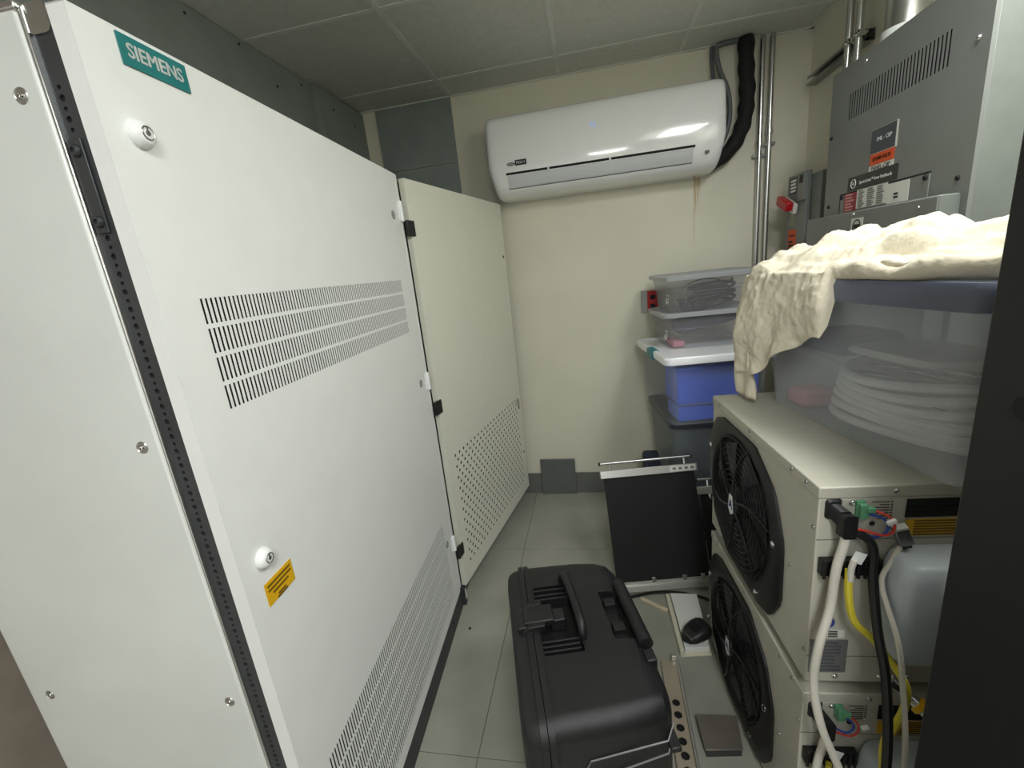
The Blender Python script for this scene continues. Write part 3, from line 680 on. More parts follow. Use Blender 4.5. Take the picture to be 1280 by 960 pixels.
    em_ = MB().add([ef @ Vector(p) for p in ((-0.011, 0.032, 0), (0.011, 0.032, 0), (0.020, -0.018, 0), (0, -0.034, 0), (-0.020, -0.018, 0))], [(0, 1, 2, 3, 4)]).build('emblem', 'letter', gr)
    text('A', 0.04, ef, 'bluesheen', gr, bold=0.001)
    for y, zz in ((cy_ - 0.222, cz_ + 0.02), (cy_ - 0.14, cz_ - 0.19), (cy_ + 0.235, cz_ + 0.09), (cy_ + 0.24, cz_ - 0.11)):
        MB().lathe([(0.009, 0), (0.009, 0.003), (0.006, 0.006), (0.003, 0.0065)], (-0.011, y, zz), (-1, 0, 0), 14).build('screw', 'chrome', sh, smooth=True)
    # service side (faces the camera)
    S = lambda x, zz, o=0.0008: frame((x, -o, zz), (1, 0, 0), (0, 0, 1))
    zt = UH
    for i in range(7):
        L_ = (0.032, 0.018, 0.026, 0.026, 0.036, 0.028, 0.02)[i]
        MB().box((-L_, -0.0007, -0.0004), (L_ * 0, 0.0007, 0.0004), S(0.128, zt - 0.036 - i * 0.0062)).build('printed_line', 'inkm', bd)
        MB().box((0.003, -0.0012, -0.0004), (0.0055, 0.0012, 0.0008), S(0.128, zt - 0.036 - i * 0.0062)).build('indicator', 'inkm' if i < 6 else 'letter', bd)
    box('vent_slot', (0.158, -0.0016, zt - 0.072), (0.40, -0.0004, zt - 0.032), 'slot', bd); box('vent_bar', (0.160, -0.003, zt - 0.056), (0.40, -0.0016, zt - 0.051), 'black', bd)
    plaque('yellow_label', S(0.235, zt - 0.095), 0.15, 0.036, 'yellow', bd); rule_lines(S(0.235, zt - 0.095, 0.0010), 0.15, 0.036, 6, mat('sticker_ink', (110, 84, 10), 0.6), bd)
    plaque('yellow_label', S(0.255, zt - 0.385), 0.22, 0.05, 'yellow', bd); rule_lines(S(0.255, zt - 0.385, 0.0010), 0.22, 0.05, 8, mat('sticker_ink', (110, 84, 10), 0.6), bd)
    plaque('rating_plate', S(0.042, zt - 0.412), 0.076, 0.088, mat('plate_grey', (136, 138, 138), 0.35, metal=0.4), bd); rule_lines(S(0.042, zt - 0.412, 0.0012), 0.07, 0.082, 9, mat('plate_ink', (84, 86, 88), 0.6), bd)
    plaque('approval_label', S(0.052, zt - 0.352), 0.038, 0.020, 'paper', bd); rule_lines(S(0.052, zt - 0.352, 0.001), 0.034, 0.018, 4, 'inkm', bd)
    mb = MB(); mb.ring((0.036, -0.0012, zt - 0.322), (0, 1, 0), 0.0115, 0.0028, 20, 5); mb.build('round_logo', 'bluesheen', bd)
    screw(bd, (0.06, -0.0005, zt - 0.036), (0, -1, 0), 0.006, 'steel'); screw(bd, (0.100, -0.0005, zt - 0.083), (0, -1, 0), 0.005, 'dark')
    for x in (0.02, 0.06, 0.15, 0.205): screw(bd, (x, -0.0005, 0.022 + 0.008), (0, -1, 0), 0.0065, 'chrome')
    # green terminal block
    gb = MB(); gb.box((0.066, -0.006, zt - 0.066), (0.082, -0.0005, zt - 0.030)); gb.box((0.068, -0.016, zt - 0.064), (0.082, -0.006, zt - 0.034)); gb.box((0.078, -0.021, zt - 0.048), (0.092, -0.010, zt - 0.038)); gb.box((0.080, -0.014, zt - 0.062), (0.086, -0.008, zt - 0.054))
    gb.build('terminal_block', 'green', t, 0.001)
    # power inlet and plug
    inl = MB().loft([[(a, -0.0005, b_) for a, b_ in rrect(0.011, 0.042, zt - 0.072, zt - 0.024, 0.010)], [(a, -0.006, b_) for a, b_ in rrect(0.014, 0.038, zt - 0.066, zt - 0.030, 0.008)]]).build('power_inlet', 'black', t, smooth=True)
    # cable comb and milky coolant tank
    cb = MB(); cb.box((0.006, -0.016, zt - 0.194), (0.118, -0.0005, zt - 0.158))
    for k in range(9): cb.box((0.007 + k * 0.0128, -0.021, zt - 0.198), (0.013 + k * 0.0128, -0.016, zt - 0.154))
    cb.build('cable_comb', 'black', t, 0.001)
    tk = MB(); L0 = []
    for zz, k in ((zt - 0.365, 0.74), (zt - 0.340, 0.96), (zt - 0.32, 1.0), (zt - 0.24, 1.0), (zt - 0.205, 0.985), (zt - 0.165, 0.93), (zt - 0.142, 0.86), (zt - 0.134, 0.78)):
        x0, x1, y0, y1 = 0.108, 0.36, -0.090, -0.001; xm, ym = (x0 + x1) / 2, -0.001
        L0.append([(xm + (a - xm) * k, min(ym + (c_ - ym) * k, -0.001), zz) for a, c_ in rrect(x0, x1, y0, y1, 0.026)])
    tkk = tk.loft(L0).build('coolant_tank', 'tank', t, smooth=True, angle=60)
    MB().lathe([(0.045, 0), (0.045, 0.014), (0.036, 0.016), (0.034, 0.008), (0.02, 0.008), (0.018, 0.018), (0.012, 0.02)], (0.225, -0.078, zt - 0.175), (0.0, -0.80, 0.60), 26).build('tank_cap', 'binder', tkk, smooth=True)
    return t
lowu = cooling_unit(0.002, 'lower beige cooling unit of the stack, standing on the floor', True)
topu = cooling_unit(0.518, 'upper beige cooling unit of the stack, carrying the cloth covered tote', False)
ZU = 0.518 + UH   # top of the stack
Um = Matrix.Translation((UN[0], UN[1], 0)) @ Matrix.Rotation(R(URZ), 4, 'Z')
def up(x, y, z): return tuple(Um @ Vector((x, y, z)))
# plugs with cables, wires, hoses
def plug_cable(z, lab, pts):
    t = thing('power_cable', lab, 'cable', up(0, 0, 0), URZ, 'power cables of the cooling units')
    zt = z
    mb = MB(); mb.loft([[(a, -0.006, b_) for a, b_ in rrect(0.016, 0.038, zt - 0.066, zt - 0.034, 0.006)], [(a + 0.008, -0.026, b_ - 0.006) for a, b_ in rrect(0.016, 0.038, zt - 0.070, zt - 0.034, 0.005)]])
    pk = mb.build('plug', 'black', t, smooth=True)
    mb = MB(); mb.loft([[(a, -0.020, b_) for a, b_ in rrect(0.023, 0.048, zt - 0.094, zt - 0.044, 0.006)], [(a, -0.040, b_) for a, b_ in rrect(0.025, 0.050, zt - 0.092, zt - 0.042, 0.006)]])
    mb.build('plug_body', 'black', pk, smooth=True)
    MB().tube(pts, 0.0085, 10, 8).build('cord', 'wcable', t, smooth=True)
    return t
plug_cable(ZU, 'thick putty coloured power cord with black plug on the upper cooling unit', [(0.037, -0.030, ZU - 0.088), (0.032, -0.032, ZU - 0.115), (0.022, -0.034, ZU - 0.165), (0.014, -0.040, ZU - 0.25), (-0.010, -0.056, ZU - 0.33), (-0.016, -0.060, ZU - 0.42), (-0.002, -0.075, ZU - 0.52), (0.04, -0.085, ZU - 0.64), (0.07, -0.09, ZU - 0.78), (0.08, -0.10, ZU - 0.95), (0.085, -0.16, 0.012), (0.10, -0.22, 0.010)])
ZL = 0.002 + UH
plug_cable(ZL, 'thick putty coloured power cord with black plug on the lower cooling unit', [(0.037, -0.030, ZL - 0.088), (0.030, -0.032, ZL - 0.12), (0.020, -0.035, ZL - 0.18), (0.012, -0.045, ZL - 0.30), (0.01, -0.06, ZL - 0.42), (0.02, -0.12, 0.012), (0.04, -0.2, 0.010)])
def wire(name, mt, lab, pts, r, cat='cable', seg=8):
    return tag(MB().tube([up(*p) for p in pts], r, seg, 8).build(name, mt, None, smooth=True), lab, cat)
wire('yellow_hose', 'ycable', 'yellow hose looping down past the tank of the upper cooling unit', [(0.046, -0.034, ZU - 0.165), (0.046, -0.040, ZU - 0.22), (0.060, -0.044, ZU - 0.28), (0.100, -0.050, ZU - 0.325), (0.124, -0.095, ZU - 0.370), (0.130, -0.100, ZU - 0.42), (0.118, -0.10, ZU - 0.48), (0.102, -0.10, ZU - 0.54), (0.100, -0.13, ZU - 0.68), (0.098, -0.13, ZU - 0.85), (0.10, -0.14, 0.02)], 0.0072)
wire('yellow_hose', 'ycable', 'short yellow hose under the cord of the lower cooling unit', [(0.046, -0.034, ZL - 0.165), (0.042, -0.038, ZL - 0.24), (0.036, -0.04, ZL - 0.36), (0.036, -0.06, 0.02)], 0.0062)
wire('black_cable', 'black', 'thick black cable hanging straight down in front of both cooling units', [(0.056, -0.012, ZU - 0.090), (0.082, -0.020, ZU - 0.105), (0.092, -0.026, ZU - 0.130), (0.090, -0.034, ZU - 0.18), (0.086, -0.070, ZU - 0.28), (0.086, -0.105, ZU - 0.36), (0.084, -0.135, ZU - 0.52), (0.086, -0.135, ZU - 0.75), (0.086, -0.14, 0.02)], 0.0085)
wire('white_cable', 'wcable', 'thin putty cable running from the metal connector down past the black cable', [(0.142, -0.020, ZU - 0.124), (0.122, -0.030, ZU - 0.152), (0.100, -0.045, ZU - 0.19), (0.101, -0.098, ZU - 0.27), (0.110, -0.112, ZU - 0.36), (0.110, -0.140, ZU - 0.50), (0.106, -0.150, ZU - 0.7), (0.104, -0.155, 0.02)], 0.0048)
wire('white_cable', 'wcable', 'short white cable strapped to the comb of the upper cooling unit', [(0.050, -0.040, ZU - 0.138), (0.046, -0.040, ZU - 0.155), (0.046, -0.040, ZU - 0.185)], 0.0058)
t = thing('data_connector', 'metal data connector plugged in beside the yellow label of the upper cooling unit', 'connector', up(0, 0, 0), URZ)
fr = frame((0.148, -0.012, ZU - 0.102), (0.85, -0.2, 0.35), (-0.33, 0.1, 0.94))
MB().box((-0.012, -0.018, -0.010), (0.012, 0.018, 0.014), fr).build('shell', 'zinc', t, 0.002); MB().box((-0.011, 0.0182, -0.006), (0.012, 0.0195, 0.012), fr).build('bright_end', 'binder', t)
MB().box((-0.008, -0.028, -0.006), (0.008, -0.018, 0.008), fr).build('strain_relief', 'black', t, 0.002)
wire('red_wire', 'wred', 'red wire looping from the green terminal of the upper cooling unit', [(0.090, -0.018, ZU - 0.044), (0.112, -0.022, ZU - 0.054), (0.124, -0.024, ZU - 0.070), (0.122, -0.024, ZU - 0.090), (0.104, -0.022, ZU - 0.096), (0.080, -0.020, ZU - 0.088), (0.058, -0.016, ZU - 0.084)], 0.0026, 'wire', 6)
wire('blue_wire', 'wblue', 'blue wire looping from the green terminal of the upper cooling unit', [(0.086, -0.014, ZU - 0.055), (0.104, -0.018, ZU - 0.060), (0.116, -0.020, ZU - 0.074), (0.113, -0.020, ZU - 0.092), (0.096, -0.019, ZU - 0.102), (0.074, -0.017, ZU - 0.096), (0.058, -0.013, ZU - 0.088)], 0.0028, 'wire', 6)
wire('red_wire', 'wred', 'short red wire below the green terminal of the lower cooling unit', [(0.088, -0.018, ZL - 0.044), (0.104, -0.022, ZL - 0.060), (0.106, -0.022, ZL - 0.085), (0.09, -0.02, ZL - 0.10), (0.06, -0.016, ZL - 0.09)], 0.0024, 'wire', 6)
wire('blue_wire', 'wblue', 'short blue wire below the green terminal of the lower cooling unit', [(0.085, -0.013, ZL - 0.056), (0.097, -0.016, ZL - 0.066), (0.100, -0.016, ZL - 0.085), (0.085, -0.016, ZL - 0.095), (0.06, -0.012, ZL - 0.084)], 0.0024, 'wire', 6)
for zz, w_, l_ in ((ZU, 0, 'upper'), (ZL, 1, 'lower')):
    fr = frame(up(0.058, -0.038, zz - 0.135), Um.to_3x3() @ Vector((0.9, 0, -0.35)), Um.to_3x3() @ Vector((0.35, 0, 0.9)))
    tag(MB().box((-0.011, -0.012, -0.0008), (0.011, 0.012, 0.0008), fr).build('cable_tag', 'letter'), 'white paper tag on the cables of the %s cooling unit' % l_, 'tag')
    fr = frame(up(0.116, -0.028, zz - 0.064), Um.to_3x3() @ Vector((0.9, 0, 0.4)), Um.to_3x3() @ Vector((-0.4, 0, 0.9)))
    tag(MB().box((-0.008, -0.004, -0.0035), (0.008, 0.004, 0.0035), fr).build('wire_clip', 'letter', None, 0.001), 'white clip around the red and blue wires of the %s cooling unit' % l_, 'clip')
hv = thing('hose_coupling', 'chrome hose coupling with yellow ring below the upper tank', 'coupling', up(0, 0, 0), URZ)
p0 = Vector((0.160, -0.006, ZU - 0.464)); dr = Vector((0.50, -0.50, -0.34)).normalized()
MB().lathe([(0.010, 0), (0.013, 0.004), (0.013, 0.012), (0.0115, 0.014), (0.0115, 0.06), (0.014, 0.064), (0.014, 0.085), (0.010, 0.087), (0.010, 0.12)], p0, dr, 18).build('body', 'steel', hv, smooth=True)
MB().lathe([(0.0145, 0), (0.018, 0.002), (0.018, 0.009), (0.0145, 0.011)], p0 + dr * 0.058, dr, 20).build('yellow_ring', mat('yellow_ring', (246, 190, 20), 0.4), hv, smooth=True)
MB().ring(p0 + dr * 0.006, dr, 0.0125, 0.003, 18, 6).build('white_seal', 'letter', hv, smooth=True)

# ------------------------------------------------------------------ storage totes
def tote(name, label, loc, rz, w, l, h, taper, m, lid_m, lid_h, over, r=0.03, rib=True, group=None, z_off=0.0, ribz=None):
    """open thin-walled tub with a lid; local x = width, y = length, origin at near-left bottom corner of the lid outline"""
    t = thing(name, label, 'storage box', loc, rz, group)
    def loop(z, k, th=0.0):
        d = over + taper * (1 - k) + th
        return [(a, b, z) for a, b in rrect(d, w - d, d, l - d, r)]
    th = 0.003
    tb = MB().loft([loop(th, 0, th), loop(h, 1, th), loop(h, 1), loop(0.0, 0)], cap=False)
    tb.f.append(tuple(range(3 * len(loop(0, 0)), 4 * len(loop(0, 0)))))
    tub = tb.build('tub', m, t, smooth=True, angle=50)
    if ribz:
        k = ribz / h; mb = MB(); lp = loop(ribz, k, -0.0015); mb.tube([lp[i] for i in range(len(lp))] + [lp[0]], 0.0022, 5, 1); mb.build('rib', m, tub, smooth=True)
    ld = MB().loft([[(a, b, h - lid_h * 0.45) for a, b in rrect(0.002, w - 0.002, 0.002, l - 0.002, r)], [(a, b, h + lid_h * 0.3) for a, b in rrect(0, w, 0, l, r)], [(a, b, h + lid_h * 0.55) for a, b in rrect(0.006, w - 0.006, 0.006, l - 0.006, r)],
                    [(a, b, h + lid_h * 0.55) for a, b in rrect(0.022, w - 0.022, 0.022, l - 0.022, r * 0.7)], [(a, b, h + lid_h * 0.25) for a, b in rrect(0.028, w - 0.028, 0.028, l - 0.028, r * 0.7)]])
    ld.build('lid', lid_m, t, smooth=True, angle=45)
    return t
# bottom: smoky tall tote, then white lidded tote, then two shallow boxes
tote('storage_tote', 'smoky clear tote with dark lid at the bottom of the back wall stack', (0.345, 2.085, 0.002), 5, 0.50, 0.50, 0.672, 0.035, 'smoke', 'darklid', 0.03, 0.012)
st = thing('packed_fabric', 'dark bundle inside the bottom tote of the back wall stack', 'bundle', (0.40, 2.15, 0.012), 5)
mb = MB(); L0 = []
for i in range(9):
    z = 0.60 * i / 8; k = 0.9 + 0.1 * math.sin(i * 1.7); L0.append([(0.2 + (a - 0.2) * k + 0.01 * noise.noise((a * 9, b * 9, z * 7)), 0.2 + (b - 0.2) * k + 0.015 * noise.noise((a * 7, b * 9, z * 5 + 3)), z) for a, b in rrect(0.02, 0.36, 0.03, 0.36, 0.06)])
mb.loft(L0).build('bundle', 'navy', st, smooth=True)
tw = tote('storage_tote', 'clear latching tote with white lid holding a blue box', (0.312, 1.985, 0.700), 7, 0.50, 0.58, 0.318, 0.018, 'clear', 'whitelid', 0.034, 0.026, r=0.035)
lt = MB().box((-0.006, 0.20, 0.292), (0.030, 0.31, 0.338)).build('latch', 'teal2', tw, 0.006); lt2 = MB().box((0.47, 0.20, 0.292), (0.506, 0.31, 0.338)).build('latch', 'teal2', tw, 0.006)
bl = thing('blue_case', 'glossy blue plastic box seen through the white lidded tote', 'box', (0.352, 2.036, 0.7055), 7)
mb = MB(); mb.box((0.032, 0.022, 0.0), (0.39, 0.20, 0.085)); mb.box((0.024, 0.014, 0.09), (0.396, 0.21, 0.27)); mb.build('shell', 'bluebox', bl, 0.008)
mb = MB(); mb.box((0.020, 0.012, 0.083), (0.398, 0.212, 0.093)); mb.build('rim', mat('blue_rim', (44, 74, 150), 0.4), bl, 0.003)
box('latch_label', (0.30, 0.0105, 0.17), (0.35, 0.0118, 0.21), mat('pale_blue_label', (140, 160, 210), 0.5), bl)
# shallow boxes
LZ = 0.700 + 0.318 + 0.0095
lw = tote('shallow_box', 'lower shallow clear box with grey lid on the white lidded tote', (0.338, 2.19, LZ), 5, 0.46, 0.36, 0.170, 0.028, 'shoe', 'greylid', 0.022, 0.014, r=0.03, ribz=0.1)
LZ2 = LZ + 0.170 + 0.0065
uw = tote('shallow_box', 'upper shallow clear box with grey lid holding coiled cables', (0.348, 2.195, LZ2), 5, 0.46, 0.36, 0.168, 0.028, 'shoe', 'greylid', 0.022, 0.014, r=0.03, ribz=0.1)
for tt in (lw, uw):
    plaque('box_sticker', frame((0.034, 0.085, 0.07), (0, -1, 0), (0.13, 0, 1)), 0.05, 0.045, 'paper', tt, 0.001)
    for a, b in ((-0.011, 0.008), (0.011, 0.008), (-0.011, -0.008), (0.009, -0.009)): plaque('sticker_mark', frame((0.0325, 0.085 + a, 0.07 + b), (0, -1, 0), (0.13, 0, 1)), 0.011, 0.008, 'inkm', tt, 0.0006)
def inbox(base, rz, x, y, z):
    return tuple(Matrix.Translation(base) @ Matrix.Rotation(R(rz), 4, 'Z') @ Vector((x, y, z)))
B2 = (0.348, 2.195, LZ2)
mb = MB(); pts = []
for i in range(24 * 7):
    a = 2 * math.pi * i / 24; k = i / 24; rr = 0.098 + 0.012 * math.sin(k * 2.3) + 0.004 * math.sin(3 * a + k)
    pts.append(inbox(B2, 5, 0.275 + rr * math.cos(a), 0.175 + 0.8 * rr * math.sin(a), 0.020 + k * 0.0142 + 0.008 * math.sin(a + k) + 0.010 * math.cos(a)))
mb.tube(pts, 0.0075, 7, 2)
tag(mb.build('coiled_cable', 'cable', None, smooth=True), 'dark cable coiled in many turns inside the upper shallow box', 'cable')
mb = MB(); mb.tube([inbox(B2, 5, 0.09, 0.055, 0.02), inbox(B2, 5, 0.075, 0.05, 0.07), inbox(B2, 5, 0.11, 0.05, 0.125), inbox(B2, 5, 0.19, 0.05, 0.152), inbox(B2, 5, 0.27, 0.052, 0.14), inbox(B2, 5, 0.31, 0.055, 0.10), inbox(B2, 5, 0.30, 0.056, 0.05)], 0.0026, 6, 6)
tag(mb.build('thin_cable', 'black', None, smooth=True), 'thin black cable arching inside the upper shallow box', 'cable')
mb = MB(); fr = Matrix.Translation(B2) @ Matrix.Rotation(R(5), 4, 'Z')
for a, b, c, s in ((0.10, 0.06, 0.005, 0.05), (0.135, 0.07, 0.03, 0.045), (0.09, 0.09, 0.04, 0.03), (0.15, 0.055, 0.005, 0.06)): mb.box((a, b, c), (a + s, b + 0.05, c + s * 0.7), fr)
tag(mb.build('cable_connector', 'cable', None, 0.004), 'dark bundle of connectors inside the upper shallow box', 'connectors')
B1 = (0.338, 2.19, LZ); fr = Matrix.Translation(B1) @ Matrix.Rotation(R(5), 4, 'Z') @ Matrix.Rotation(R(-12), 4, 'Y')
tag(MB().box((0.11, 0.06, 0.040), (0.39, 0.22, 0.10), fr).build('dark_pouch', 'navy', None, 0.015), 'dark fabric pouch inside the lower shallow box', 'pouch')
fr = Matrix.Translation(B1) @ Matrix.Rotation(R(5), 4, 'Z')
tag(MB().box((0.06, 0.055, 0.004), (0.12, 0.20, 0.035), fr).build('pink_packet', 'pink', None, 0.01), 'pink packet at the bottom of the lower shallow box', 'packet')
tag(MB().box((0.20, 0.10, 0.118), (0.30, 0.24, 0.160), fr).build('rose_packet', 'pink', None, 0.01), 'pink packet at the top of the lower shallow box', 'packet')

# big tote on the cooling units
TRZ = 10.5; TB = (0.604, 0.792, ZU + 0.001)
bt = tote('large_tote', 'large frosted tote with slate blue lid on the upper cooling unit', TB, TRZ, 0.355, 0.670, 0.352, 0.030, 'frost', 'bluelid', 0.048, 0.016, r=0.035)
Tm = Matrix.Translation(TB) @ Matrix.Rotation(R(TRZ), 4, 'Z')
def tp(x, y, z): return tuple(Tm @ Vector((x, y, z)))
mb = MB(); pts = []
for i in range(32 * 6):
    a = 2 * math.pi * i / 32; k = i / 32
    pts.append(tp(0.178 + 0.108 * math.cos(a), 0.29 + (0.205 - 0.008 * k) * math.sin(a), 0.022 + k * 0.0225 + 0.006 * math.sin(2 * a + k)))
mb.tube(pts, 0.0105, 8, 2)
tag(mb.build('pale_hose', 'pale', None, smooth=True), 'pale hose coiled inside the large frosted tote', 'hose')
mb = MB(); L0 = []
for i in range(7):
    q = i / 6; L0.append([tp(0.07 + 0.2 * u, 0.14 + 0.26 * v + 0.02 * math.sin(4 * u), 0.165 + 0.045 * q + 0.035 * math.sin(2.6 * u + 1.0) * (1 - q)) for u, v in rrect(0.05 + 0.04 * q, 1, 0, 1 - 0.05 * q, 0.2, 4)])
tag(mb.loft(L0).build('white_cushion', 'pale', None, smooth=True), 'pale folded padding inside the large frosted tote', 'padding')
tag(MB().box((0.065, 0.50, 0.006), (0.16, 0.58, 0.060), Tm).build('pink_bag', 'pink', None, 0.015), 'pink bag at the far end of the large frosted tote', 'bag')
tag(MB().box((0.10, 0.43, 0.165), (0.28, 0.61, 0.22), Tm).build('grey_pouch', 'navy', None, 0.02), 'dark pouch inside the far end of the large frosted tote', 'pouch')

# ------------------------------------------------------------------ cotton cloth over the big tote
def sstep(a, b, x):
    t = max(0.0, min(1.0, (x - a) / (b - a))); return t * t * (3 - 2 * t)
def ridged(p, f):
    return 1 - abs(noise.noise((p[0] * f, p[1] * f, p[2] * f))) * 2
def cloth():
    NS, NT = 170, 170; vs = []
    zl = 0.352 + 0.0265
    for i in range(NS):
        s = i / (NS - 1); y = 0.712 - 0.725 * s          # along the tote, far to near (local y)
        hang = 0.150 + 0.150 * sstep(0.36, 0.62, y) + 0.006 * math.sin(y * 48)
        flap = sstep(0.336, 0.346, y)                     # the front flap hangs only at the far end
        endr = sstep(0.640, 0.712, y)
        for j in range(NT):
            t = j / (NT - 1)
            if t < 0.45:
                q = 1 - t / 0.45                          # 1 = bottom edge of the flap, 0 = at the rim
                bul = 0.012 + 0.030 * math.sin(min(1.0, q * 1.15) * math.pi * 0.8) * (0.4 + 0.6 * sstep(0.40, 0.66, y)) + 0.012 * q
                fold = 0.007 * math.sin(y * 62 + 5 * q + 2 * math.sin(q * 4)) * q * q + 0.004 * math.sin(y * 27 - 6 * q)
                xa, za = -bul - fold + 0.02 * endr, zl + 0.016 - hang * q
                rr = 0.017 + 0.003 * math.sin(y * 23) + 0.003 * math.sin(y * 51 + 1)
                ang = q * math.pi * 1.05
                lift = 0.045 * sstep(0.20, 0.02, y)
                xb = 0.016 + lift - rr * math.sin(ang); zb = zl + 0.002 + rr + rr * math.cos(ang)
                x = xa * flap + xb * (1 - flap); z = za * flap + zb * (1 - flap)
            else:
                q = (t - 0.45) / 0.55                     # 0 at the rim, 1 at the back
                x = -0.010 * flap * (1 - q) + (0.016 + 0.045 * sstep(0.20, 0.02, y)) * (1 - flap) + q * 0.285
                z = zl + 0.016 * flap + 0.036 * (1 - flap)
                z += 0.030 * sstep(0.06, 0.42, q) + 0.012 * sstep(0.0, 0.1, q) * flap
                d1 = y - 0.470 + 0.10 * (q - 0.3)
                z += 0.050 * math.exp(-abs(d1) / 0.038) * sstep(0.02, 0.28, q) * (1 - 0.7 * sstep(0.5, 1.0, q))
                d2 = y - 0.320 - 0.16 * (q - 0.55)
                z += 0.044 * math.exp(-(d2 / 0.07) ** 2) * sstep(0.15, 0.60, q)
                z += 0.026 * sstep(0.30, 0.16, y) * sstep(0.15, 0.6, q)
                z += 0.020 * math.exp(-((y - 0.62) / 0.045) ** 2) * (1 - sstep(0.3, 0.8, q))
                d3 = (q - 0.16 - 0.12 * math.sin(y * 9))
                z -= 0.014 * math.exp(-(d3 / 0.05) ** 2) * (1 - flap)
                z += 0.006 * math.sin(34 * q + 18 * y + 3 * math.sin(y * 14)) * sstep(0.03, 0.2, q)
            P = (x + 3.1, y, z)
            n1 = 0.0050 * ridged(P, 11) + 0.0032 * ridged((P[0], P[1] * 1.4 + 2, P[2]), 23) + 0.0018 * ridged((P[0] + 5, P[1], P[2]), 47) - 0.005
            if t < 0.45: x -= n1 * flap * 1.1; z += n1 * 0.4 * (1 - flap); x -= n1 * 0.6 * (1 - flap)
            else: z += n1
            z -= 0.11 * endr * endr * (1 if t > 0.45 else 0.1)
            if t >= 0.45 and y < 0.665: z = max(z, zl + 0.003)
            yo = y - (0.030 * (1 - t / 0.45) * flap * (1 - sstep(0.35, 0.55, y)) if t < 0.45 else 0)
            vs.append(tp(x, yo, z))
    fs = [(i * NT + j, i * NT + j + 1, (i + 1) * NT + j + 1, (i + 1) * NT + j) for i in range(NS - 1) for j in range(NT - 1)]
    mb = MB().add(vs, fs); o = mb.build('cotton_cloth', 'cloth', None, smooth=True, angle=180)
    sd = o.modifiers.new('solid', 'SOLIDIFY'); sd.thickness = 0.002; sd.offset = 1
    return o
tag(cloth(), 'crumpled unbleached cotton cloth draped over the lid of the large tote', 'cloth')
# under-layer of the cloth that reaches the unit top at the far corner
mb = MB(); vs = []
for i in range(22):
    for j in range(26):
        u, v = i / 21, j / 25; y = 0.600 + 0.098 * u
        x = -0.008 - 0.010 * math.sin(u * 9 + v * 3) - 0.014 * math.sin(v * 3.1) - 0.01 * noise.noise((u * 3, v * 4, 1.5)); z = 0.015 + 0.26 * v + 0.004 * math.sin(u * 8)
        vs.append(tp(x, y, z))
mb.add(vs, [(i * 26 + j, i * 26 + j + 1, (i + 1) * 26 + j + 1, (i + 1) * 26 + j) for i in range(21) for j in range(25)])
o = mb.build('folded_cloth', 'cloth', None, smooth=True, angle=180); sd = o.modifiers.new('solid', 'SOLIDIFY'); sd.thickness = 0.012
tag(o, 'folded lower layer of cotton cloth touching the cooling unit top', 'cloth')

# ------------------------------------------------------------------ black rack at the right edge
rk = thing('equipment_rack', 'black equipment rack side filling the right edge of the picture', 'rack', (0.46, -0.40, 0.0))
box('side_panel', (0.0, 0.0, 0.02), (0.022, 1.0, 1.592), 'rack', rk, 0.003)
box('body', (0.022, 0.01, 0.02), (0.60, 0.99, 1.59), 'rack', rk, 0.003)
box('top_unit', (0.004, 0.02, 1.602), (0.60, 0.996, 1.656), 'rack', rk, 0.004)
box('top_spacer', (0.03, 0.03, 1.588), (0.58, 0.97, 1.604), 'panelg', rk)
for x, y in ((0.04, 0.06), (0.55, 0.06), (0.04, 0.94), (0.55, 0.94)): MB().cyl((x, y, 0), (x, y, 0.021), 0.02, seg=12).build('foot', 'black', rk)
MB().cyl((-0.0012, 0.938, 1.285), (0.002, 0.938, 1.285), 0.014, seg=18).build('grommet_hole', 'slot', rk)

# ------------------------------------------------------------------ black rolling case
CO = Matrix.Translation((-0.358, 1.316, 0)) @ Matrix.Rotation(R(14), 4, 'Z')
ks = thing('tool_case', 'large black plastic tool case standing upright with handle on top', 'case', (-0.358, 1.316, 0.0), 14)
CH = 0.462
def shell(x0, x1, y0, y1, name, rx, flip):
    """one half of the clamshell: rounded outline in the length-height plane, drafted towards its outer face"""
    loops = []
    steps = ((0.0, 0.0), (0.55, 0.006), (0.80, 0.014), (0.93, 0.028), (1.0, 0.055)) if not flip else ((1.0, 0.055), (0.93, 0.028), (0.80, 0.014), (0.55, 0.006), (0.0, 0.0))
    for k, d in steps:
        x = (x0 + (x1 - x0) * k) if not flip else (x1 + (x0 - x1) * k)
        loops.append([(x, a, b) for a, b in rrect(y0 + d, y1 - d, 0.004 + d * 0.3, CH - d * 0.55, 0.045, 7)])
    return MB().loft(loops).build(name, 'case', ks, smooth=True, angle=32)
lidh = shell(0.0, 0.060, -0.610, 0.0, 'lid_shell', 0.05, True)
bs = shell(0.064, 0.375, -0.605, 0.0, 'base_shell', 0.05, False)
def carve(o, lo, hi):
    c = MB().box(lo, hi).build('cutter', 'case', None, 0.006); md = o.modifiers.new('cut', 'BOOLEAN'); md.object = c; md.solver = 'EXACT'; c.parent = o.parent
    bpy.context.view_layer.update()
    me = bpy.data.meshes.new_from_object(o.evaluated_get(bpy.context.evaluated_depsgraph_get())); o.modifiers.clear()
    me.name = o.name; o.data = me; bpy.data.objects.remove(c); me.set_sharp_from_angle(angle=R(30))
carve(bs, (0.084, -0.400, CH - 0.034), (0.198, -0.132, CH + 0.03))
carve(bs, (0.290, -0.372, CH - 0.040), (0.354, -0.184, CH + 0.03))
wn = bs.modifiers.new('weighted', 'WEIGHTED_NORMAL'); wn.keep_sharp = True; wn.weight = 100
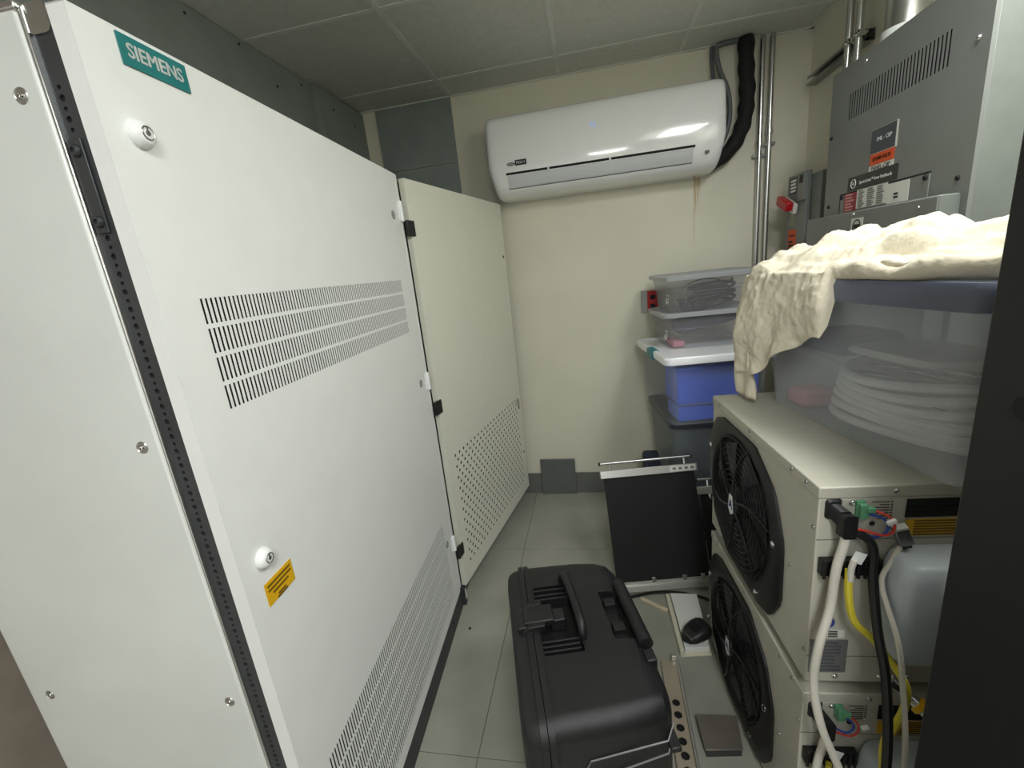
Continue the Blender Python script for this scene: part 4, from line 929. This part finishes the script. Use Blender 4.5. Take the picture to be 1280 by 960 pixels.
# seam flange (two ridges)
for xa, xb in ((0.044, 0.0605), (0.0625, 0.078)):
    a = [(p, q) for p, q in rrect(-0.616, 0.006, 0.0, CH + 0.007, 0.05, 7)]; b = [(p, q) for p, q in rrect(-0.600, -0.010, 0.012, CH - 0.010, 0.045, 7)]
    mb = MB(); n = len(a); vs = [(xa, p, q) for p, q in a] + [(xb, p, q) for p, q in a] + [(xb, p, q) for p, q in b] + [(xa, p, q) for p, q in b]
    mb.add(vs, [(k * n + i, k * n + (i + 1) % n, ((k + 1) % 4) * n + (i + 1) % n, ((k + 1) % 4) * n + i) for k in range(4) for i in range(n)])
    mb.build('seam_flange', 'case', ks, smooth=True, angle=40)
# sunken handle pocket drawn as a raised well with ribs, handle, latch
mb = MB(); mb.box((0.086, -0.398, CH - 0.0335), (0.196, -0.134, CH - 0.031)); pk = mb.build('pocket_floor', 'caseshade', ks)
for y in (-0.150, -0.172, -0.190, -0.355, -0.372, -0.388): box('pocket_rib', (0.084, y - 0.003, CH - 0.031), (0.190, y + 0.003, CH + 0.001), 'case', pk, 0.001)
mb = MB().tube([(0.185, -0.120, CH - 0.004), (0.188, -0.122, CH + 0.020), (0.192, -0.140, CH + 0.036), (0.196, -0.20, CH + 0.042), (0.200, -0.27, CH + 0.042), (0.202, -0.33, CH + 0.036), (0.202, -0.352, CH + 0.018), (0.202, -0.352, CH - 0.004)], 0.0135, 10, 5)
hd = mb.build('handle', 'case', ks, smooth=True)
mb = MB(); mb.box((0.040, -0.300, CH + 0.002), (0.130, -0.235, CH + 0.022)); mb.box((0.020, -0.310, CH - 0.020), (0.046, -0.225, CH + 0.016)); mb.box((0.120, -0.292, CH - 0.031), (0.165, -0.243, CH + 0.010))
mb.build('latch', 'case', ks, 0.004)
for y0, y1 in ((-0.318, -0.302), (-0.233, -0.217)):
    MB().add([(0.012, y0, CH - 0.02), (0.05, y0, CH + 0.02), (0.10, y0, CH + 0.022), (0.10, y0, CH), (0.012, y1, CH - 0.02), (0.05, y1, CH + 0.02), (0.10, y1, CH + 0.022), (0.10, y1, CH)],
             [(0, 1, 2, 3), (4, 5, 6, 7), (0, 1, 5, 4), (1, 2, 6, 5), (2, 3, 7, 6), (3, 0, 4, 7)]).build('latch_guard', 'case', ks, 0.002)
# pull-handle recess on the right with its roller bar
rc = MB().box((0.292, -0.370, CH - 0.0395), (0.352, -0.186, CH - 0.037)).build('recess_floor', 'caseshade', ks)
for y in (-0.20, -0.30): box('recess_block', (0.30, y - 0.03, CH - 0.037), (0.335, y, CH - 0.020), 'black', rc, 0.001)
rb = MB().cyl((0.365, -0.160, CH - 0.006), (0.368, -0.405, CH - 0.006), 0.020, seg=18).build('pull_handle', 'case', ks, smooth=True)
box('hinge_block', (0.352, -0.455, CH - 0.05), (0.380, -0.415, CH - 0.008), 'case', ks, 0.004)
mb = MB(); mb.box((0.352, -0.60, 0.33), (0.379, -0.005, 0.345)); mb.build('side_ridge', 'case', ks, 0.004)
# pale trim lines round the lower body
def trim(zs, name='trim_line'):
    mb = MB(); mb.tube(zs, 0.0022, 6, 1); return mb.build(name, mat('case_line', (120, 122, 122), 0.4), ks, smooth=True)
trim([(0.13, -0.6035, 0.30), (0.155, -0.6035, 0.355), (0.345, -0.598, 0.372), (0.376, -0.56, 0.375)])
trim([(0.18, -0.6045, 0.30), (0.345, -0.600, 0.335), (0.377, -0.56, 0.34)])

# ------------------------------------------------------------------ leaning panels
def lean_panel(label, p0, rz, lean, w, h):
    t = thing('framed_panel', label, 'panel', p0, rz, 'leaning framed panels')
    t.rotation_euler = (R(-lean), 0, R(rz)); t.rotation_mode = 'XYZ'
    box('sheet', (0.012, 0.0, 0.03), (w - 0.012, 0.010, h - 0.01), 'blackm', t)
    tr = box('top_rail', (-0.004, -0.012, h - 0.030), (w + 0.004, 0.012, h + 0.006), 'alu', t, 0.002)
    br = box('bottom_rail', (0, -0.018, 0.002), (w, 0.016, 0.030), 'alu', t, 0.002)
    box('rail_lip', (0.0, -0.006, 0.030), (w, -0.001, 0.044), 'alu', br)
    for x in (0.02, 0.17, 0.31, w - 0.06): box('clip', (x, -0.009, 0.036), (x + 0.02, -0.001, 0.058), 'steel', br, 0.001)
    rd = MB().cyl((0.0, 0.0, h + 0.040), (w - 0.02, 0.0, h + 0.040), 0.0065, seg=12).build('carry_rod', 'steel', t, smooth=True)
    for x in (-0.006, w - 0.02): MB().cyl((x, 0, h + 0.040), (x + 0.008, 0, h + 0.040), 0.0085, seg=12).build('rod_cap', 'black', rd)
    for x in (0.05, w - 0.05): MB().cyl((x, 0, h + 0.004), (x, 0, h + 0.040), 0.005, seg=8).build('rod_post', 'steel', rd, smooth=True)
    plaque('rail_label', frame((w - 0.065, -0.0122, h - 0.012), (1, 0, 0), (0, 0, 1)), 0.12, 0.026, 'paper', tr, 0.0006)
    for k in range(4): plaque('label_mark', frame((w - 0.105 + k * 0.028, -0.0129, h - 0.012), (1, 0, 0), (0, 0, 1)), 0.016, 0.012, mat('grey_ink', (120, 120, 116), 0.6), tr, 0.0004)
    return t
lean_panel('large black panel with aluminium rails leaning beside the tool case', (0.037, 1.717, 0.014), 9.3, 25, 0.452, 0.545)
lean_panel('second black panel with aluminium rails leaning behind, partly hidden by the cooling units', (0.475, 1.86, 0.014), 8, 22, 0.30, 0.40)

# ------------------------------------------------------------------ clutter on the floor
def quadbox(name, pts, z0, z1, m, parent=None, bevel=0.0):
    vs = [(x, y, z0) for x, y in pts] + [(x, y, z1) for x, y in pts]
    return MB().add(vs, [(3, 2, 1, 0), (4, 5, 6, 7), (0, 1, 5, 4), (1, 2, 6, 5), (2, 3, 7, 6), (3, 0, 4, 7)]).build(name, m, parent, bevel)
bi = thing('white_binder', 'white binder lying on the floor under the black handset', 'binder', (0, 0, 0))
quadbox('back_cover', [(0.262, 1.405), (0.375, 1.42), (0.385, 1.705), (0.262, 1.705)], 0.001, 0.006, 'binder2', bi, 0.001)
quadbox('pages', [(0.278, 1.42), (0.370, 1.432), (0.382, 1.702), (0.275, 1.70)], 0.006, 0.030, 'binder', bi, 0.002)
quadbox('front_cover', [(0.278, 1.47), (0.372, 1.46), (0.384, 1.705), (0.272, 1.705)], 0.030, 0.036, 'binder', bi, 0.001)
quadbox('spine', [(0.258, 1.405), (0.274, 1.406), (0.270, 1.706), (0.252, 1.704)], 0.001, 0.034, 'binder2', bi, 0.003)
tag(quadbox('wooden_stick', [(0.148, 1.708), (0.142, 1.694), (0.248, 1.626), (0.254, 1.640)], 0.001, 0.012, 'wood', None, 0.002), 'thin pale wooden stick on the floor beside the white binder', 'stick')
hs_ = thing('black_handset', 'black wedge shaped handset resting on the white binder', 'handset', (0.276, 1.44, 0.037), 30)
loops = []
for x, w_, h_, zb in ((0.0, 0.006, 0.012, 0.006), (0.02, 0.030, 0.030, 0.002), (0.05, 0.042, 0.046, 0.0), (0.09, 0.046, 0.056, 0.0), (0.125, 0.044, 0.060, 0.0), (0.15, 0.036, 0.052, 0.004)):
    loops.append([(x, a, zb + b) for a, b in rrect(-w_, w_, 0, h_, min(w_, h_) * 0.45, 4)])
hs_.scale = (0.72, 0.9, 0.9)
MB().loft(loops).build('body', 'black', hs_, smooth=True, angle=60)
box('keypad', (0.055, -0.02, 0.047), (0.10, 0.02, 0.060), 'blackm', hs_, 0.003); box('cradle_pad', (0.02, -0.03, 0.020), (0.06, 0.03, 0.034), mat('grey_pad', (88, 90, 90), 0.5), hs_, 0.004)
# perforated rail beside the case
rl = thing('perforated_rail', 'tan perforated metal rail lying on the floor beside the tool case', 'rail', (0.236, 1.365, 0.0), 0.0)
rl.rotation_euler = (0, 0, R(178.6))
mb = MB(); W_ = 0.052
def rm(u, v, w): return (u, v, 0.022 + w)
flat(mb, 0, W_, 0, 0.14, rm); yv = 0.14
while yv < 0.62: cell(mb, 0, W_, yv, yv + 0.042, 0.0135, rm, 0.003); yv += 0.042
flat(mb, 0, W_, yv, yv + 0.06, rm); yv += 0.06
mb.build('web', 'tan', rl, recalc=False)
mb = MB(); mb.box((-0.003, 0, 0.001), (0.0, yv, 0.030)); mb.box((W_, 0, 0.001), (W_ + 0.002, yv, 0.0225)); mb.build('flange', 'tan', rl)
MB().cyl((-0.004, -0.01, 0.030), (-0.004, yv, 0.030), 0.005, seg=10).build('edge_bead', 'alu', rl, smooth=True)
box('end_tab', (-0.004, -0.012, 0.004), (0.016, -0.002, 0.044), 'alu', rl, 0.002)
box('web_backing', (0.001, 0.01, 0.0005), (W_ - 0.001, yv, 0.003), 'dark', rl)
pt = thing('metal_tray', 'small brown grey metal tray on the floor before the cooling units', 'tray', (0, 0, 0))
quadbox('deck', [(0.262, 1.050), (0.372, 1.062), (0.385, 1.166), (0.258, 1.158)], 0.030, 0.034, 'plate', pt, 0.001)
quadbox('skirt', [(0.266, 1.054), (0.370, 1.066), (0.383, 1.164), (0.262, 1.156)], 0.001, 0.030, 'plinth', pt)
tag(MB().tube([(0.09, 1.70, 0.008), (0.2, 1.735, 0.008), (0.32, 1.742, 0.008), (0.44, 1.70, 0.008), (0.47, 1.62, 0.008)], 0.006, 8, 6).build('floor_cable', 'black', None, smooth=True), 'black cable on the floor along the foot of the leaning panel', 'cable')
tag(MB().tube([(0.005, 1.735, 0.004), (-0.012, 1.70, 0.008), (0.000, 1.725, 0.045), (0.012, 1.735, 0.075)], 0.004, 6, 4).build('wire_bracket', 'black', None, smooth=True), 'small black wire bracket at the left foot of the leaning panel', 'bracket')
tag(box('blue_dark_bin', (0.245, 2.33, 0.001), (0.335, 2.45, 0.40), 'navy', None, 0.02), 'dark blue container on the floor behind the leaning panel', 'container')
tag(MB().lathe([(0.004, 0), (0.0055, 0.002), (0.005, 0.006), (0.002, 0.008)], (-0.600, 1.49, 0.0), (0, 0, 1), 10).build('floor_pebble', 'dark', None, smooth=True), 'tiny dark lump of debris on the floor by the plinth', 'debris')
